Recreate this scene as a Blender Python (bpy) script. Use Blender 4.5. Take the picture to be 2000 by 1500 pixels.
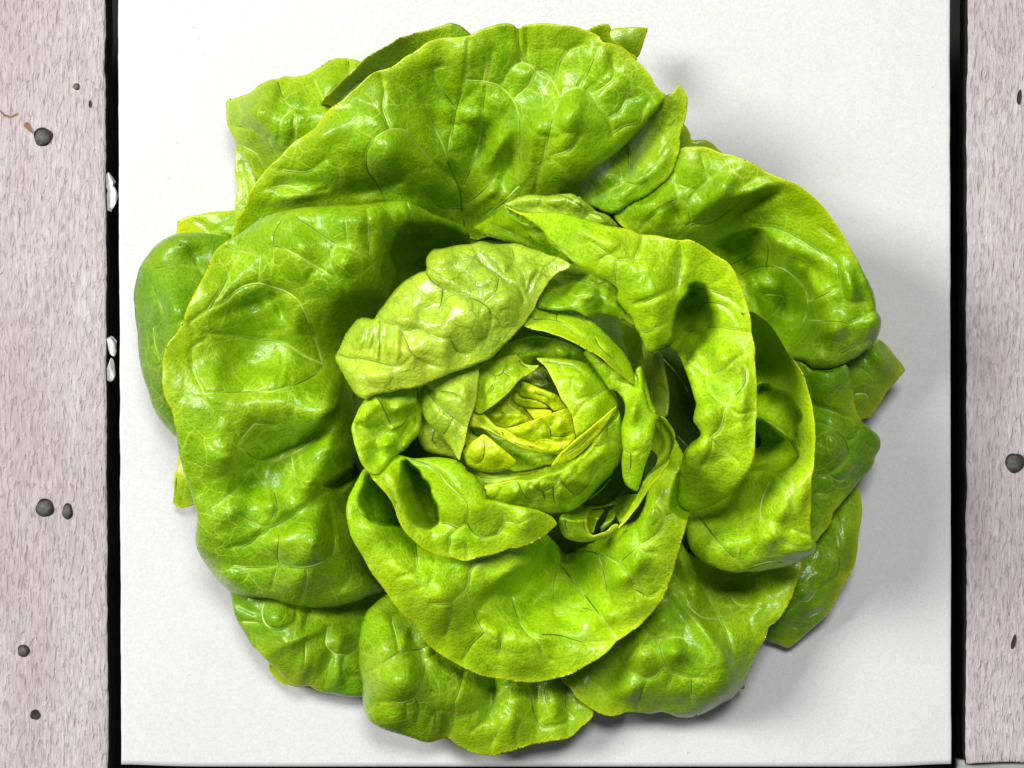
import bpy, math, random
import numpy as np
from mathutils import Vector

# ---------------------------------------------------------------- scene, camera, light
C = bpy.context.scene
for o in list(bpy.data.objects): bpy.data.objects.remove(o)
S = 0.0002            # metres per photo pixel at the height of the sheet
H = 4000.0            # camera height above the sheet, in those pixels
CX, CY = 1000.0, 750.0

cam = bpy.data.cameras.new("camera"); cam_o = bpy.data.objects.new("camera", cam)
C.collection.objects.link(cam_o); C.camera = cam_o
cam_o.location = (0, 0, H * S)
cam.sensor_width = 36.0; cam.lens = 36.0 * H / 2000.0
cam.clip_start = 0.01; cam.clip_end = 50
C.render.resolution_x = 1024; C.render.resolution_y = 768

world = bpy.data.worlds.new("World"); C.world = world; world.use_nodes = True
bg = world.node_tree.nodes["Background"]
bg.inputs[0].default_value = (0.93, 0.96, 1.0, 1); bg.inputs[1].default_value = 0.095

def area(name, loc, target, size, power, col):
    l = bpy.data.lights.new(name, 'AREA'); l.shape = 'RECTANGLE'
    l.size, l.size_y = size; l.energy = power; l.color = col
    o = bpy.data.objects.new(name, l); C.collection.objects.link(o)
    o.location = loc
    o.rotation_euler = (Vector(target) - Vector(loc)).to_track_quat('-Z', 'Y').to_euler()
    return o
area("softbox_key", (-1.47, 0.64, 1.63), (0, 0, 0.03), (0.60, 0.74), 57.0, (1.0, 0.985, 0.95))
area("softbox_overhead", (0.08, 0.72, 1.85), (0, 0, 0.03), (0.50, 0.38), 27.0, (1.0, 0.99, 0.97))

C.view_settings.view_transform = 'Standard'; C.view_settings.look = 'None'
C.view_settings.exposure = 0.0; C.view_settings.gamma = 1.0
C.render.engine = 'CYCLES'

# ---------------------------------------------------------------- helpers
col = C.collection
def mesh_object(name, verts, faces, mat, parent=None, attrs=None, smooth=True):
    me = bpy.data.meshes.new(name)
    verts = np.asarray(verts, dtype=np.float64)
    if isinstance(faces, np.ndarray):
        n, k = faces.shape
        me.vertices.add(len(verts)); me.vertices.foreach_set("co", verts.ravel())
        me.loops.add(n * k); me.loops.foreach_set("vertex_index", faces.ravel().astype(np.int32))
        me.polygons.add(n)
        me.polygons.foreach_set("loop_start", np.arange(0, n * k, k, dtype=np.int32))
        me.polygons.foreach_set("loop_total", np.full(n, k, dtype=np.int32))
        me.update(calc_edges=True)
    else:
        me.from_pydata([tuple(v) for v in verts], [], faces)
    for nm, val in (attrs or {}).items():
        a = me.attributes.new(nm, 'FLOAT', 'POINT'); a.data.foreach_set("value", np.asarray(val, dtype=np.float32))
    if smooth: me.polygons.foreach_set("use_smooth", np.ones(len(me.polygons), dtype=bool))
    me.validate()
    me.materials.append(mat)
    o = bpy.data.objects.new(name, me); col.objects.link(o)
    if parent: o.parent = parent
    return o

def to_world(px, py, z):
    k = (H - z) / H * S
    return np.stack([(px - CX) * k, -(py - CY) * k, z * S], axis=-1)

_noise_cache = {}
def vnoise(x, y, scale, seed):
    """smooth value noise, -1..1, in pixel coordinates"""
    if seed not in _noise_cache:
        _noise_cache[seed] = np.random.RandomState(seed).uniform(-1, 1, (256, 256))
    g = _noise_cache[seed]
    u = np.asarray(x) / scale + 1000.0; v = np.asarray(y) / scale + 1000.0
    i = np.floor(u).astype(int); j = np.floor(v).astype(int)
    fu = u - i; fv = v - j
    fu = fu * fu * fu * (fu * (fu * 6 - 15) + 10); fv = fv * fv * fv * (fv * (fv * 6 - 15) + 10)
    i &= 255; j &= 255; i1 = (i + 1) & 255; j1 = (j + 1) & 255
    return (g[i, j] * (1 - fu) + g[i1, j] * fu) * (1 - fv) + (g[i, j1] * (1 - fu) + g[i1, j1] * fu) * fv

def spline(pts, step=4.0, closed=True):
    """Catmull-Rom (centripetal-ish) through points with any number of columns"""
    P = np.asarray(pts, dtype=float); n = len(P); out = []
    rng = range(n) if closed else range(n - 1)
    for i in rng:
        p1 = P[i]; p2 = P[(i + 1) % n]
        p0 = P[(i - 1) % n] if closed or i > 0 else 2 * p1 - p2
        p3 = P[(i + 2) % n] if closed or i < n - 2 else 2 * p2 - p1
        L = np.hypot(*(p2 - p1)[:2]); m = max(1, int(round(L / step)))
        l0 = max(np.hypot(*(p1 - p0)[:2]), 1e-3); l2 = max(np.hypot(*(p3 - p2)[:2]), 1e-3)
        t1 = 0.5 * ((p2 - p1) + (p1 - p0) * min(1, L / l0)) ; t2 = 0.5 * ((p2 - p1) + (p3 - p2) * min(1, L / l2))
        for k in range(m):
            t = k / m; t2_ = t * t; t3_ = t2_ * t
            out.append((2 * t3_ - 3 * t2_ + 1) * p1 + (t3_ - 2 * t2_ + t) * t1 + (-2 * t3_ + 3 * t2_) * p2 + (t3_ - t2_) * t2)
    if not closed: out.append(P[-1])
    return np.array(out)

def seg_distance(X, Y, A, B, vals=None):
    """distance from points to the nearest of segments A->B, the nearest point, optionally interpolated value"""
    best = np.full(X.shape, 1e18); bx = np.zeros_like(X); by = np.zeros_like(X); bv = np.zeros_like(X)
    CH = 24
    for s in range(0, len(A), CH):
        a = A[s:s + CH]; b = B[s:s + CH]; d = b - a; L2 = (d ** 2).sum(1) + 1e-9
        t = ((X[:, None] - a[:, 0]) * d[:, 0] + (Y[:, None] - a[:, 1]) * d[:, 1]) / L2
        t = np.clip(t, 0, 1); qx = a[:, 0] + t * d[:, 0]; qy = a[:, 1] + t * d[:, 1]
        D = (X[:, None] - qx) ** 2 + (Y[:, None] - qy) ** 2
        k = D.argmin(1); r = np.arange(len(X)); dm = D[r, k]; m = dm < best
        best[m] = dm[m]; bx[m] = qx[r, k][m]; by[m] = qy[r, k][m]
        if vals is not None:
            va = vals[0][s:s + CH]; vb = vals[1][s:s + CH]
            v = va[k] + (vb[k] - va[k]) * t[r, k]; bv[m] = v[m]
    return np.sqrt(best), bx, by, bv

def inside_poly(X, Y, P):
    c = np.zeros(X.shape, dtype=bool); n = len(P)
    x1 = P[:, 0]; y1 = P[:, 1]; x2 = np.roll(x1, -1); y2 = np.roll(y1, -1)
    for i in range(n):
        if y1[i] == y2[i]: continue
        cond = ((y1[i] > Y) != (y2[i] > Y))
        xi = (x2[i] - x1[i]) * (Y - y1[i]) / (y2[i] - y1[i]) + x1[i]
        c ^= cond & (X < xi)
    return c

class Field:
    """smooth height through scattered control points (multiquadric)"""
    def __init__(s, pts, c=70.0):
        P = np.asarray(pts, dtype=float); s.x, s.y = P[:, 0], P[:, 1]; s.c = c; s.m = P[:, 2].mean()
        n = len(P)
        K = np.sqrt((s.x[:, None] - s.x) ** 2 + (s.y[:, None] - s.y) ** 2 + c * c)
        A = np.zeros((n + 1, n + 1)); A[:n, :n] = K + np.eye(n) * -0.8; A[n, :n] = 1; A[:n, n] = 1
        s.w = np.linalg.lstsq(A, np.append(P[:, 2] - s.m, 0), rcond=None)[0]
    def __call__(s, X, Y):
        z = np.full(X.shape, s.m + s.w[-1])
        for i in range(len(s.x)):
            z += s.w[i] * np.sqrt((X - s.x[i]) ** 2 + (Y - s.y[i]) ** 2 + s.c ** 2)
        return z

# ceiling raster: how high a lower leaf may reach under the leaves above it
CELL = 4.0; GW, GH = 520, 400; GX0, GY0 = -40.0, -50.0
ceil_map = np.full((GH, GW), 9999.0)
def ceiling_cone():
    c = ceil_map.copy()
    for it in range(5):
        for dx, dy, w in ((1, 0, 1), (-1, 0, 1), (0, 1, 1), (0, -1, 1), (1, 1, 1.41), (-1, 1, 1.41), (1, -1, 1.41), (-1, -1, 1.41)):
            s = np.full_like(c, 9999.0)
            ys = slice(max(dy, 0), GH + min(dy, 0)); yo = slice(max(-dy, 0), GH + min(-dy, 0))
            xs = slice(max(dx, 0), GW + min(dx, 0)); xo = slice(max(-dx, 0), GW + min(-dx, 0))
            s[ys, xs] = c[yo, xo] + 5.0 * CELL * w
            c = np.minimum(c, s)
    return c
def sample(c, X, Y):
    u = np.clip((X - GX0) / CELL, 0, GW - 1.01); v = np.clip((Y - GY0) / CELL, 0, GH - 1.01)
    i = u.astype(int); j = v.astype(int); fu = u - i; fv = v - j
    return (c[j, i] * (1 - fu) + c[j, i + 1] * fu) * (1 - fv) + (c[j + 1, i] * (1 - fu) + c[j + 1, i + 1] * fu) * fv

# ---------------------------------------------------------------- materials
def new_mat(name):
    m = bpy.data.materials.new(name); m.use_nodes = True; nt = m.node_tree
    for n in list(nt.nodes): nt.nodes.remove(n)
    return m, nt
def N(nt, typ, **kw):
    n = nt.nodes.new(typ)
    for k, v in kw.items():
        if k.startswith('_'): setattr(n, k[1:], v)
        else: n.inputs[k.replace('~', ' ')].default_value = v
    return n

def leaf_material(name, base, tip, vein, rough=0.24, transl=0.08, coat=0.62, spec=0.16, cr=0.19):
    m, nt = new_mat(name); L = nt.links.new
    out = N(nt, 'ShaderNodeOutputMaterial'); pr = N(nt, 'ShaderNodeBsdfPrincipled')
    geo = N(nt, 'ShaderNodeTexCoord')
    av = N(nt, 'ShaderNodeAttribute', _attribute_name='vein'); ae = N(nt, 'ShaderNodeAttribute', _attribute_name='edge')
    at = N(nt, 'ShaderNodeAttribute', _attribute_name='tone')
    n1 = N(nt, 'ShaderNodeTexNoise', Scale=75.0, Detail=5.0, Roughness=0.6); L(geo.outputs['Object'], n1.inputs['Vector'])
    r1 = N(nt, 'ShaderNodeMapRange'); r1.inputs[1].default_value = 0.3; r1.inputs[2].default_value = 0.7
    L(n1.outputs['Fac'], r1.inputs[0])
    dark = tuple(c * f for c, f in zip(base, (0.70, 0.80, 0.7)))
    lite = tuple(min(1, c * f) for c, f in zip(base, (1.32, 1.16, 1.2)))
    mx = N(nt, 'ShaderNodeMix', _data_type='RGBA'); mx.inputs[6].default_value = (*dark, 1); mx.inputs[7].default_value = (*lite, 1)
    L(r1.outputs[0], mx.inputs[0])
    # mottling of single cells
    n2 = N(nt, 'ShaderNodeTexNoise', Scale=750.0, Detail=5.0, Roughness=0.75); L(geo.outputs['Object'], n2.inputs['Vector'])
    hs = N(nt, 'ShaderNodeHueSaturation'); L(mx.outputs[2], hs.inputs['Color'])
    r2 = N(nt, 'ShaderNodeMapRange'); r2.inputs[1].default_value = 0.25; r2.inputs[2].default_value = 0.75
    r2.inputs[3].default_value = 0.62; r2.inputs[4].default_value = 1.38
    L(n2.outputs['Fac'], r2.inputs[0]); L(r2.outputs[0], hs.inputs['Value'])
    # tone: per-place pigment from leaf data (pale towards the tip)
    mt = N(nt, 'ShaderNodeMix', _data_type='RGBA'); L(at.outputs['Fac'], mt.inputs[0]); L(hs.outputs[0], mt.inputs[6]); mt.inputs[7].default_value = (*tip, 1)
    me = N(nt, 'ShaderNodeMix', _data_type='RGBA'); L(ae.outputs['Fac'], me.inputs[0]); L(mt.outputs[2], me.inputs[6]); me.inputs[7].default_value = (*tip, 1)
    mv = N(nt, 'ShaderNodeMix', _data_type='RGBA'); L(av.outputs['Fac'], mv.inputs[0]); L(me.outputs[2], mv.inputs[6]); mv.inputs[7].default_value = (*vein, 1)
    mlast = mv.outputs[2]
    for k, (sc, wd, am) in enumerate(((105.0, 0.04, 0.8), (240.0, 0.06, 0.45))):
        nw = N(nt, 'ShaderNodeTexNoise', Scale=sc * 0.7, Detail=3.0); L(geo.outputs['Object'], nw.inputs['Vector'])
        aw = N(nt, 'ShaderNodeVectorMath', _operation='MULTIPLY_ADD'); L(nw.outputs['Color'], aw.inputs[0]); aw.inputs[1].default_value = (1.0 / sc,) * 3; L(geo.outputs['Object'], aw.inputs[2])
        vo = N(nt, 'ShaderNodeTexVoronoi', _feature='DISTANCE_TO_EDGE', Scale=sc); L(aw.outputs[0], vo.inputs['Vector'])
        rr = N(nt, 'ShaderNodeMapRange'); rr.inputs[1].default_value = 0.0; rr.inputs[2].default_value = wd; rr.inputs[3].default_value = am; rr.inputs[4].default_value = 0.0
        L(vo.outputs['Distance'], rr.inputs[0])
        nm = N(nt, 'ShaderNodeTexNoise', Scale=40.0 + 17 * k, Detail=2.0); L(geo.outputs['Object'], nm.inputs['Vector'])
        rm = N(nt, 'ShaderNodeMapRange'); rm.inputs[1].default_value = 0.42; rm.inputs[2].default_value = 0.62; L(nm.outputs['Fac'], rm.inputs[0])
        mm = N(nt, 'ShaderNodeMath', _operation='MULTIPLY'); L(rr.outputs[0], mm.inputs[0]); L(rm.outputs[0], mm.inputs[1])
        mz = N(nt, 'ShaderNodeMix', _data_type='RGBA'); L(mm.outputs[0], mz.inputs[0]); L(mlast, mz.inputs[6]); mz.inputs[7].default_value = (*vein, 1)
        mlast = mz.outputs[2]
    ns = N(nt, 'ShaderNodeTexNoise', Scale=260.0, Detail=1.0); L(geo.outputs['Object'], ns.inputs['Vector'])
    rs_ = N(nt, 'ShaderNodeMapRange'); rs_.inputs[1].default_value = 0.80; rs_.inputs[2].default_value = 0.84; rs_.inputs[4].default_value = 0.8; L(ns.outputs['Fac'], rs_.inputs[0])
    mz = N(nt, 'ShaderNodeMix', _data_type='RGBA'); L(rs_.outputs[0], mz.inputs[0]); L(mlast, mz.inputs[6]); mz.inputs[7].default_value = (0.06, 0.05, 0.01, 1)
    mlast = mz.outputs[2]
    L(mlast, pr.inputs['Base Color'])
    # fine reticulate relief
    vo = N(nt, 'ShaderNodeTexVoronoi', _feature='DISTANCE_TO_EDGE', Scale=230.0); 
    wn = N(nt, 'ShaderNodeTexNoise', Scale=160.0, Detail=2.0)
    L(geo.outputs['Object'], wn.inputs['Vector'])
    ad = N(nt, 'ShaderNodeVectorMath', _operation='MULTIPLY_ADD'); L(wn.outputs['Color'], ad.inputs[0]); ad.inputs[1].default_value = (0.004,) * 3
    L(geo.outputs['Object'], ad.inputs[2]); L(ad.outputs[0], vo.inputs['Vector'])
    rv = N(nt, 'ShaderNodeMapRange'); rv.inputs[1].default_value = 0.0; rv.inputs[2].default_value = 0.22; L(vo.outputs['Distance'], rv.inputs[0])
    b1 = N(nt, 'ShaderNodeBump', Strength=0.10, Distance=0.0005); L(rv.outputs[0], b1.inputs['Height'])
    n3 = N(nt, 'ShaderNodeTexNoise', Scale=1100.0, Detail=4.0, Roughness=0.65); L(geo.outputs['Object'], n3.inputs['Vector'])
    b2 = N(nt, 'ShaderNodeBump', Strength=0.9, Distance=0.0006); L(n3.outputs['Fac'], b2.inputs['Height']); L(b1.outputs[0], b2.inputs['Normal'])
    n4 = N(nt, 'ShaderNodeTexNoise', Scale=210.0, Detail=3.0, Roughness=0.55); L(geo.outputs['Object'], n4.inputs['Vector'])
    b3 = N(nt, 'ShaderNodeBump', Strength=0.16, Distance=0.0012); L(n4.outputs['Fac'], b3.inputs['Height']); L(b2.outputs[0], b3.inputs['Normal'])
    L(b3.outputs[0], pr.inputs['Normal'])
    pr.inputs['Roughness'].default_value = rough
    pr.inputs['Coat Weight'].default_value = coat; pr.inputs['Coat Roughness'].default_value = cr
    bc = N(nt, 'ShaderNodeBump', Strength=0.24, Distance=0.0005); L(n3.outputs['Fac'], bc.inputs['Height']); L(bc.outputs[0], pr.inputs['Coat Normal'])
    pr.inputs['Specular IOR Level'].default_value = spec
    tr = N(nt, 'ShaderNodeBsdfTranslucent'); tb = N(nt, 'ShaderNodeHueSaturation', Saturation=1.1, Value=1.25); L(mv.outputs[2], tb.inputs['Color'])
    L(tb.outputs[0], tr.inputs['Color']); L(b3.outputs[0], tr.inputs['Normal'])
    ms = N(nt, 'ShaderNodeMixShader'); ms.inputs[0].default_value = transl
    L(pr.outputs[0], ms.inputs[1]); L(tr.outputs[0], ms.inputs[2]); L(ms.outputs[0], out.inputs[0])
    return m

VEIN = (0.40, 0.60, 0.10)
MAT = {
  'deep':  leaf_material('leaf_deep_green',  (0.150, 0.355, 0.002), (0.56, 0.62, 0.006), (0.34, 0.54, 0.03)),
 'mid':   leaf_material('leaf_mid_green',   (0.230, 0.470, 0.002), (0.60, 0.70, 0.006), (0.50, 0.70, 0.05)),
 'light': leaf_material('leaf_light_green', (0.355, 0.660, 0.003), (0.68, 0.80, 0.006), (0.58, 0.80, 0.06)),
 'pale':  leaf_material('leaf_pale_green',  (0.410, 0.640, 0.030), (0.74, 0.86, 0.050), (0.16, 0.30, 0.01), 0.24, 0.08, 1.0, 0.3, 0.11),
 'heart': leaf_material('leaf_heart_yellow',(0.560, 0.780, 0.005), (0.84, 0.92, 0.008), (0.30, 0.46, 0.01), 0.28, 0.12),
 'back':  leaf_material('leaf_olive_inner', (0.300, 0.430, 0.025), (0.46, 0.58, 0.025), (0.16, 0.26, 0.02), 0.28, 0.06),
 'shade': leaf_material('leaf_gap_shade', (0.045, 0.100, 0.004), (0.07, 0.14, 0.006), (0.07, 0.13, 0.02), 0.7, 0.0, 0.0, 0.2),  # shade of the deep gaps put into the leaf colour, no gloss
}

def vein_material(name, ca, cb):
    m, nt = new_mat(name); L = nt.links.new
    out = N(nt, 'ShaderNodeOutputMaterial'); pr = N(nt, 'ShaderNodeBsdfPrincipled', Roughness=0.4)
    g = N(nt, 'ShaderNodeTexCoord'); n = N(nt, 'ShaderNodeTexNoise', Scale=60.0, Detail=3.0); L(g.outputs['Object'], n.inputs['Vector'])
    mx = N(nt, 'ShaderNodeMix', _data_type='RGBA'); mx.inputs[6].default_value = (*ca, 1); mx.inputs[7].default_value = (*cb, 1)
    r = N(nt, 'ShaderNodeMapRange'); r.inputs[1].default_value = 0.44; r.inputs[2].default_value = 0.60; L(n.outputs['Fac'], r.inputs[0]); L(r.outputs[0], mx.inputs[0])
    L(mx.outputs[2], pr.inputs['Base Color']); L(pr.outputs[0], out.inputs[0]); return m
MAT['vein'] = vein_material('leaf_vein_light', (0.085, 0.21, 0.002), (0.46, 0.68, 0.10))
MAT['vein_dark'] = vein_material('leaf_vein_dark', (0.07, 0.14, 0.003), (0.30, 0.44, 0.02))
VEINOF = {'pale': 'vein_dark', 'heart': 'vein_dark', 'back': 'vein_dark'}

def tag(o, label=None, cat=None, group=None, kind=None):
    if label: o['label'] = label
    if cat: o['category'] = cat
    if group: o['group'] = group
    if kind: o['kind'] = kind

# ---------------------------------------------------------------- setting: ground, planks, white sheet
def simple_mat(name, color, rough=0.8, bump=0.0, scale=100.0, var=0.1):
    m, nt = new_mat(name); L = nt.links.new
    out = N(nt, 'ShaderNodeOutputMaterial'); pr = N(nt, 'ShaderNodeBsdfPrincipled', Roughness=rough)
    g = N(nt, 'ShaderNodeTexCoord'); n = N(nt, 'ShaderNodeTexNoise', Scale=scale, Detail=5.0, Roughness=0.6); L(g.outputs['Object'], n.inputs['Vector'])
    mx = N(nt, 'ShaderNodeMix', _data_type='RGBA'); mx.inputs[6].default_value = (*[c * (1 - var) for c in color], 1); mx.inputs[7].default_value = (*[min(1, c * (1 + var)) for c in color], 1)
    r = N(nt, 'ShaderNodeMapRange'); r.inputs[1].default_value = 0.3; r.inputs[2].default_value = 0.7; L(n.outputs['Fac'], r.inputs[0]); L(r.outputs[0], mx.inputs[0])
    L(mx.outputs[2], pr.inputs['Base Color'])
    if bump: b = N(nt, 'ShaderNodeBump', Strength=bump, Distance=0.0005); L(n.outputs['Fac'], b.inputs['Height']); L(b.outputs[0], pr.inputs['Normal'])
    L(pr.outputs[0], out.inputs[0]); return m

def wood_material():
    m, nt = new_mat('weathered_pink_white_wood'); L = nt.links.new
    out = N(nt, 'ShaderNodeOutputMaterial'); pr = N(nt, 'ShaderNodeBsdfPrincipled', Roughness=0.85)
    g = N(nt, 'ShaderNodeTexCoord')
    def noise(sx, sy, sc, det, ro=0.6):
        mp = N(nt, 'ShaderNodeMapping'); mp.inputs['Scale'].default_value = (sx, sy, 1); L(g.outputs['Object'], mp.inputs['Vector'])
        n = N(nt, 'ShaderNodeTexNoise', Scale=sc, Detail=det, Roughness=ro); L(mp.outputs[0], n.inputs['Vector']); return n
    broad = noise(1, 0.3, 28, 4); fib = noise(1, 0.2, 800, 5, 0.7); pit = noise(1, 0.26, 720, 3, 0.55)
    base = N(nt, 'ShaderNodeMix', _data_type='RGBA'); base.inputs[6].default_value = (0.475, 0.405, 0.410, 1); base.inputs[7].default_value = (0.585, 0.53, 0.54, 1)
    rb = N(nt, 'ShaderNodeMapRange'); rb.inputs[1].default_value = 0.35; rb.inputs[2].default_value = 0.65; L(broad.outputs['Fac'], rb.inputs[0]); L(rb.outputs[0], base.inputs[0])
    rf = N(nt, 'ShaderNodeMapRange'); rf.inputs[1].default_value = 0.3; rf.inputs[2].default_value = 0.7; rf.inputs[3].default_value = 0.84; rf.inputs[4].default_value = 1.12; L(fib.outputs['Fac'], rf.inputs[0])
    hs = N(nt, 'ShaderNodeHueSaturation'); L(base.outputs[2], hs.inputs['Color']); L(rf.outputs[0], hs.inputs['Value'])
    rp = N(nt, 'ShaderNodeMapRange'); rp.inputs[1].default_value = 0.52; rp.inputs[2].default_value = 0.72; rp.inputs[4].default_value = 0.40; pit.inputs['Distortion'].default_value = 0.6; fib.inputs['Distortion'].default_value = 0.4; L(pit.outputs['Fac'], rp.inputs[0])
    mp2 = N(nt, 'ShaderNodeMix', _data_type='RGBA'); L(rp.outputs[0], mp2.inputs[0]); L(hs.outputs[0], mp2.inputs[6]); mp2.inputs[7].default_value = (0.24, 0.17, 0.17, 1)
    L(mp2.outputs[2], pr.inputs['Base Color'])
    sb = N(nt, 'ShaderNodeMath', _operation='SUBTRACT'); L(fib.outputs['Fac'], sb.inputs[0]); L(rp.outputs[0], sb.inputs[1])
    b = N(nt, 'ShaderNodeBump', Strength=1.0, Distance=0.0012); L(sb.outputs[0], b.inputs['Height']); L(b.outputs[0], pr.inputs['Normal'])
    L(pr.outputs[0], out.inputs[0]); return m
M_WOOD = wood_material()
M_NAIL = simple_mat('dull_steel', (0.075, 0.073, 0.062), 0.65, 0.6, 600, 0.6)
M_HOLE_SHADE = simple_mat('painted_hole_shade', (0.03, 0.022, 0.018), 0.9, 0.3, 400, 0.3)  # dark colour stands in for the shade inside a recess
M_RUST = simple_mat('rusty_brown', (0.22, 0.11, 0.06), 0.9, 0.3, 300, 0.35)
M_GAP_SHADE = simple_mat('board_side_gap_shade', (0.006, 0.006, 0.006), 0.95, 0.4, 90, 0.3)  # near black on the board sides, shade of the gaps painted in
M_GROUND = simple_mat('black_soil', (0.004, 0.004, 0.004), 0.95, 0.6, 80, 0.3)
M_STONE = simple_mat('pale_chip', (0.78, 0.78, 0.77), 0.8, 0.5, 260, 0.25)
M_BATTEN = simple_mat('grey_batten', (0.30, 0.30, 0.29), 0.8, 0.3, 120, 0.2)

def slab(name, x0f, x1f, y0, y1f, ztop, thick, mat, step=8.0, relief=None, parent=None, edge=3.0, side_mat=None):
    """board whose left/right edges are functions of y; closed, with rounded worn arrises"""
    ny = max(2, int((y1f(0.5) - y0) / step)); t = np.linspace(0, 1, ny + 1)
    xs0 = np.array([x0f(y0 + (y1f(0.5) - y0) * a) for a in t]); xs1 = np.array([x1f(y0 + (y1f(0.5) - y0) * a) for a in t])
    nx = max(2, int((xs1.mean() - xs0.mean()) / step)); u = np.linspace(0, 1, nx + 1)
    u = np.concatenate([[0], [0.3 * u[1]], u[1:-1], [1 - 0.3 * u[1]], [1]]); nx = len(u) - 1
    U, T = np.meshgrid(u, t)
    X = xs0[:, None] * (1 - U) + xs1[:, None] * U
    Y = y0 + T * (np.array([y1f(a) for a in u])[None, :] - y0)
    dl = np.minimum(X - xs0[:, None], xs1[:, None] - X)
    Z = np.full_like(X, float(ztop)) - edge * np.exp(-dl / (edge * 0.8 + 0.01))
    if relief: Z += relief(X, Y)
    idx = np.arange(X.size).reshape(X.shape)
    V = to_world(X.ravel(), Y.ravel(), Z.ravel())
    # keep the board's own plan size at its top, drop the bottom straight down
    Vb = V.copy(); Vb[:, 2] = (ztop - thick) * S
    n = len(V)
    top = np.stack([idx[:-1, :-1], idx[1:, :-1], idx[1:, 1:], idx[:-1, 1:]], -1).reshape(-1, 4)
    bot = top[:, ::-1] + n
    loop = np.concatenate([idx[0, :], idx[1:, -1], idx[-1, -2::-1], idx[-2:0:-1, 0]])
    nxt = np.roll(loop, -1)
    side = np.stack([loop, nxt, nxt + n, loop + n], -1)
    o = mesh_object(name, np.concatenate([V, Vb]), np.concatenate([top, bot, side]), mat, parent)
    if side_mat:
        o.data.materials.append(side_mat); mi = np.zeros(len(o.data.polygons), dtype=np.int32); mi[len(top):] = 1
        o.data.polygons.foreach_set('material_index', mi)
    return o

# ground far below the boards
g = mesh_object('ground', [(-1.2, -1.2, -0.075), (1.2, -1.2, -0.075), (1.2, 1.2, -0.075), (-1.2, 1.2, -0.075)], [(0, 1, 2, 3)], M_GROUND, smooth=False)
tag(g, kind='structure')

def plank(x0f, x1f, y1f, label, seed):
    root = bpy.data.objects.new('plank', None); col.objects.link(root)
    root.location = to_world(np.array(0.5 * (x0f(750) + x1f(750))), np.array(750.), np.array(0.)); 
    tag(root, label, 'plank', 'weathered planks beside the white sheet')
    rel = lambda X, Y: 0.6 * vnoise(X, Y * 0.10, 7, seed) + 0.8 * vnoise(X, Y * 0.14, 19, seed + 1) - 2.0 * np.clip(vnoise(X, Y * 0.3, 8, seed + 2) - 0.5, 0, 1)
    b = slab('board', x0f, x1f, -60, y1f, 0, 75, M_WOOD, 4.0, rel, edge=4.0, side_mat=M_GAP_SHADE)
    b.parent = root; b.matrix_parent_inverse = root.matrix_basis.inverted()
    return root

wob = lambda y, s: 1.6 * float(vnoise(np.array(0.), np.array(y), 60, s)) + 0.7 * float(vnoise(np.array(0.), np.array(y), 14, s + 1))
pl = plank(lambda y: -160, lambda y: 205 + 0.0045 * y + wob(y, 5), lambda u: 1560, 'weathered pinkish white plank left of the sheet, with screws and dark discs painted as hole shade', 11)
pr_ = plank(lambda y: 1889 - 2.5 * y / 1500 + wob(y, 8), lambda y: 2160, lambda u: 1493 - 5 * math.exp(-((u - 0.30) / 0.25) ** 2), 'weathered pinkish white plank right of the sheet, with one round screw', 31)

def screw(parent, x, y, r, hole=True, mat=None, deep=1.0, elong=1.0, ang=0.0):
    """dark disc painted as the shade of a countersunk hole, domed grey head on top"""
    n = 24
    def ring(rad, z, jit=0.0):
        out = []
        for k in range(n):
            a = 2 * math.pi * k / n; q = rad * (1 + jit * math.sin(3 * a + x) + jit * 0.6 * math.sin(5 * a + y))
            dx, dy = q * math.cos(a), q * math.sin(a) * elong
            dx, dy = dx * math.cos(ang) - dy * math.sin(ang), dx * math.sin(ang) + dy * math.cos(ang)
            out.append(to_world(np.array(x + dx), np.array(y + dy), np.array(float(z))))
        return out
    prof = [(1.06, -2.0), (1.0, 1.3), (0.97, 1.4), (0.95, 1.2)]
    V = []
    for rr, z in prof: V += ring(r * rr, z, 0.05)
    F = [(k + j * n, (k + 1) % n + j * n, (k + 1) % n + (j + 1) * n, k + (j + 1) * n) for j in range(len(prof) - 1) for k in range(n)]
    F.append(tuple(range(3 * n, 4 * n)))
    o = mesh_object('hole_shade_disc', V, [f[::-1] for f in F], M_HOLE_SHADE); o.parent = parent; o.matrix_parent_inverse = parent.matrix_basis.inverted()
    if hole:
        V = []
        hp = [(0.86, 0.2), (0.82, 2.8), (0.68, 6.2), (0.38, 8.2), (0.05, 8.8)]
        x -= 0.07 * r; y += 0.09 * r  # head shifted so the dark disc shows as shade on one side
        for rr, z in hp: V += ring(r * rr, 0.6 + z * deep, 0.02)
        F = [(k + j * n, (k + 1) % n + j * n, (k + 1) % n + (j + 1) * n, k + (j + 1) * n) for j in range(len(hp) - 1) for k in range(n)]
        F.append(tuple(range(4 * n, 5 * n)))
        o = mesh_object('screw_head', V, [f[::-1] for f in F], mat or M_NAIL); o.parent = parent; o.matrix_parent_inverse = parent.matrix_basis.inverted()
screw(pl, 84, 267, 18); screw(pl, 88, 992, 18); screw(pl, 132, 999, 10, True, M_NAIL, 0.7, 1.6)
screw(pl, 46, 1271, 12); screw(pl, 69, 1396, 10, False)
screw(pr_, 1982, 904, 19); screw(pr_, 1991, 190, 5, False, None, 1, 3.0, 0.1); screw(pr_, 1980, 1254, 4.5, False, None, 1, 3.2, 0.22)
screw(pl, 149, 169, 6.5, True, M_RUST, 0.6); screw(pl, 176, 203, 3, False, None, 1, 2.4)

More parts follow.
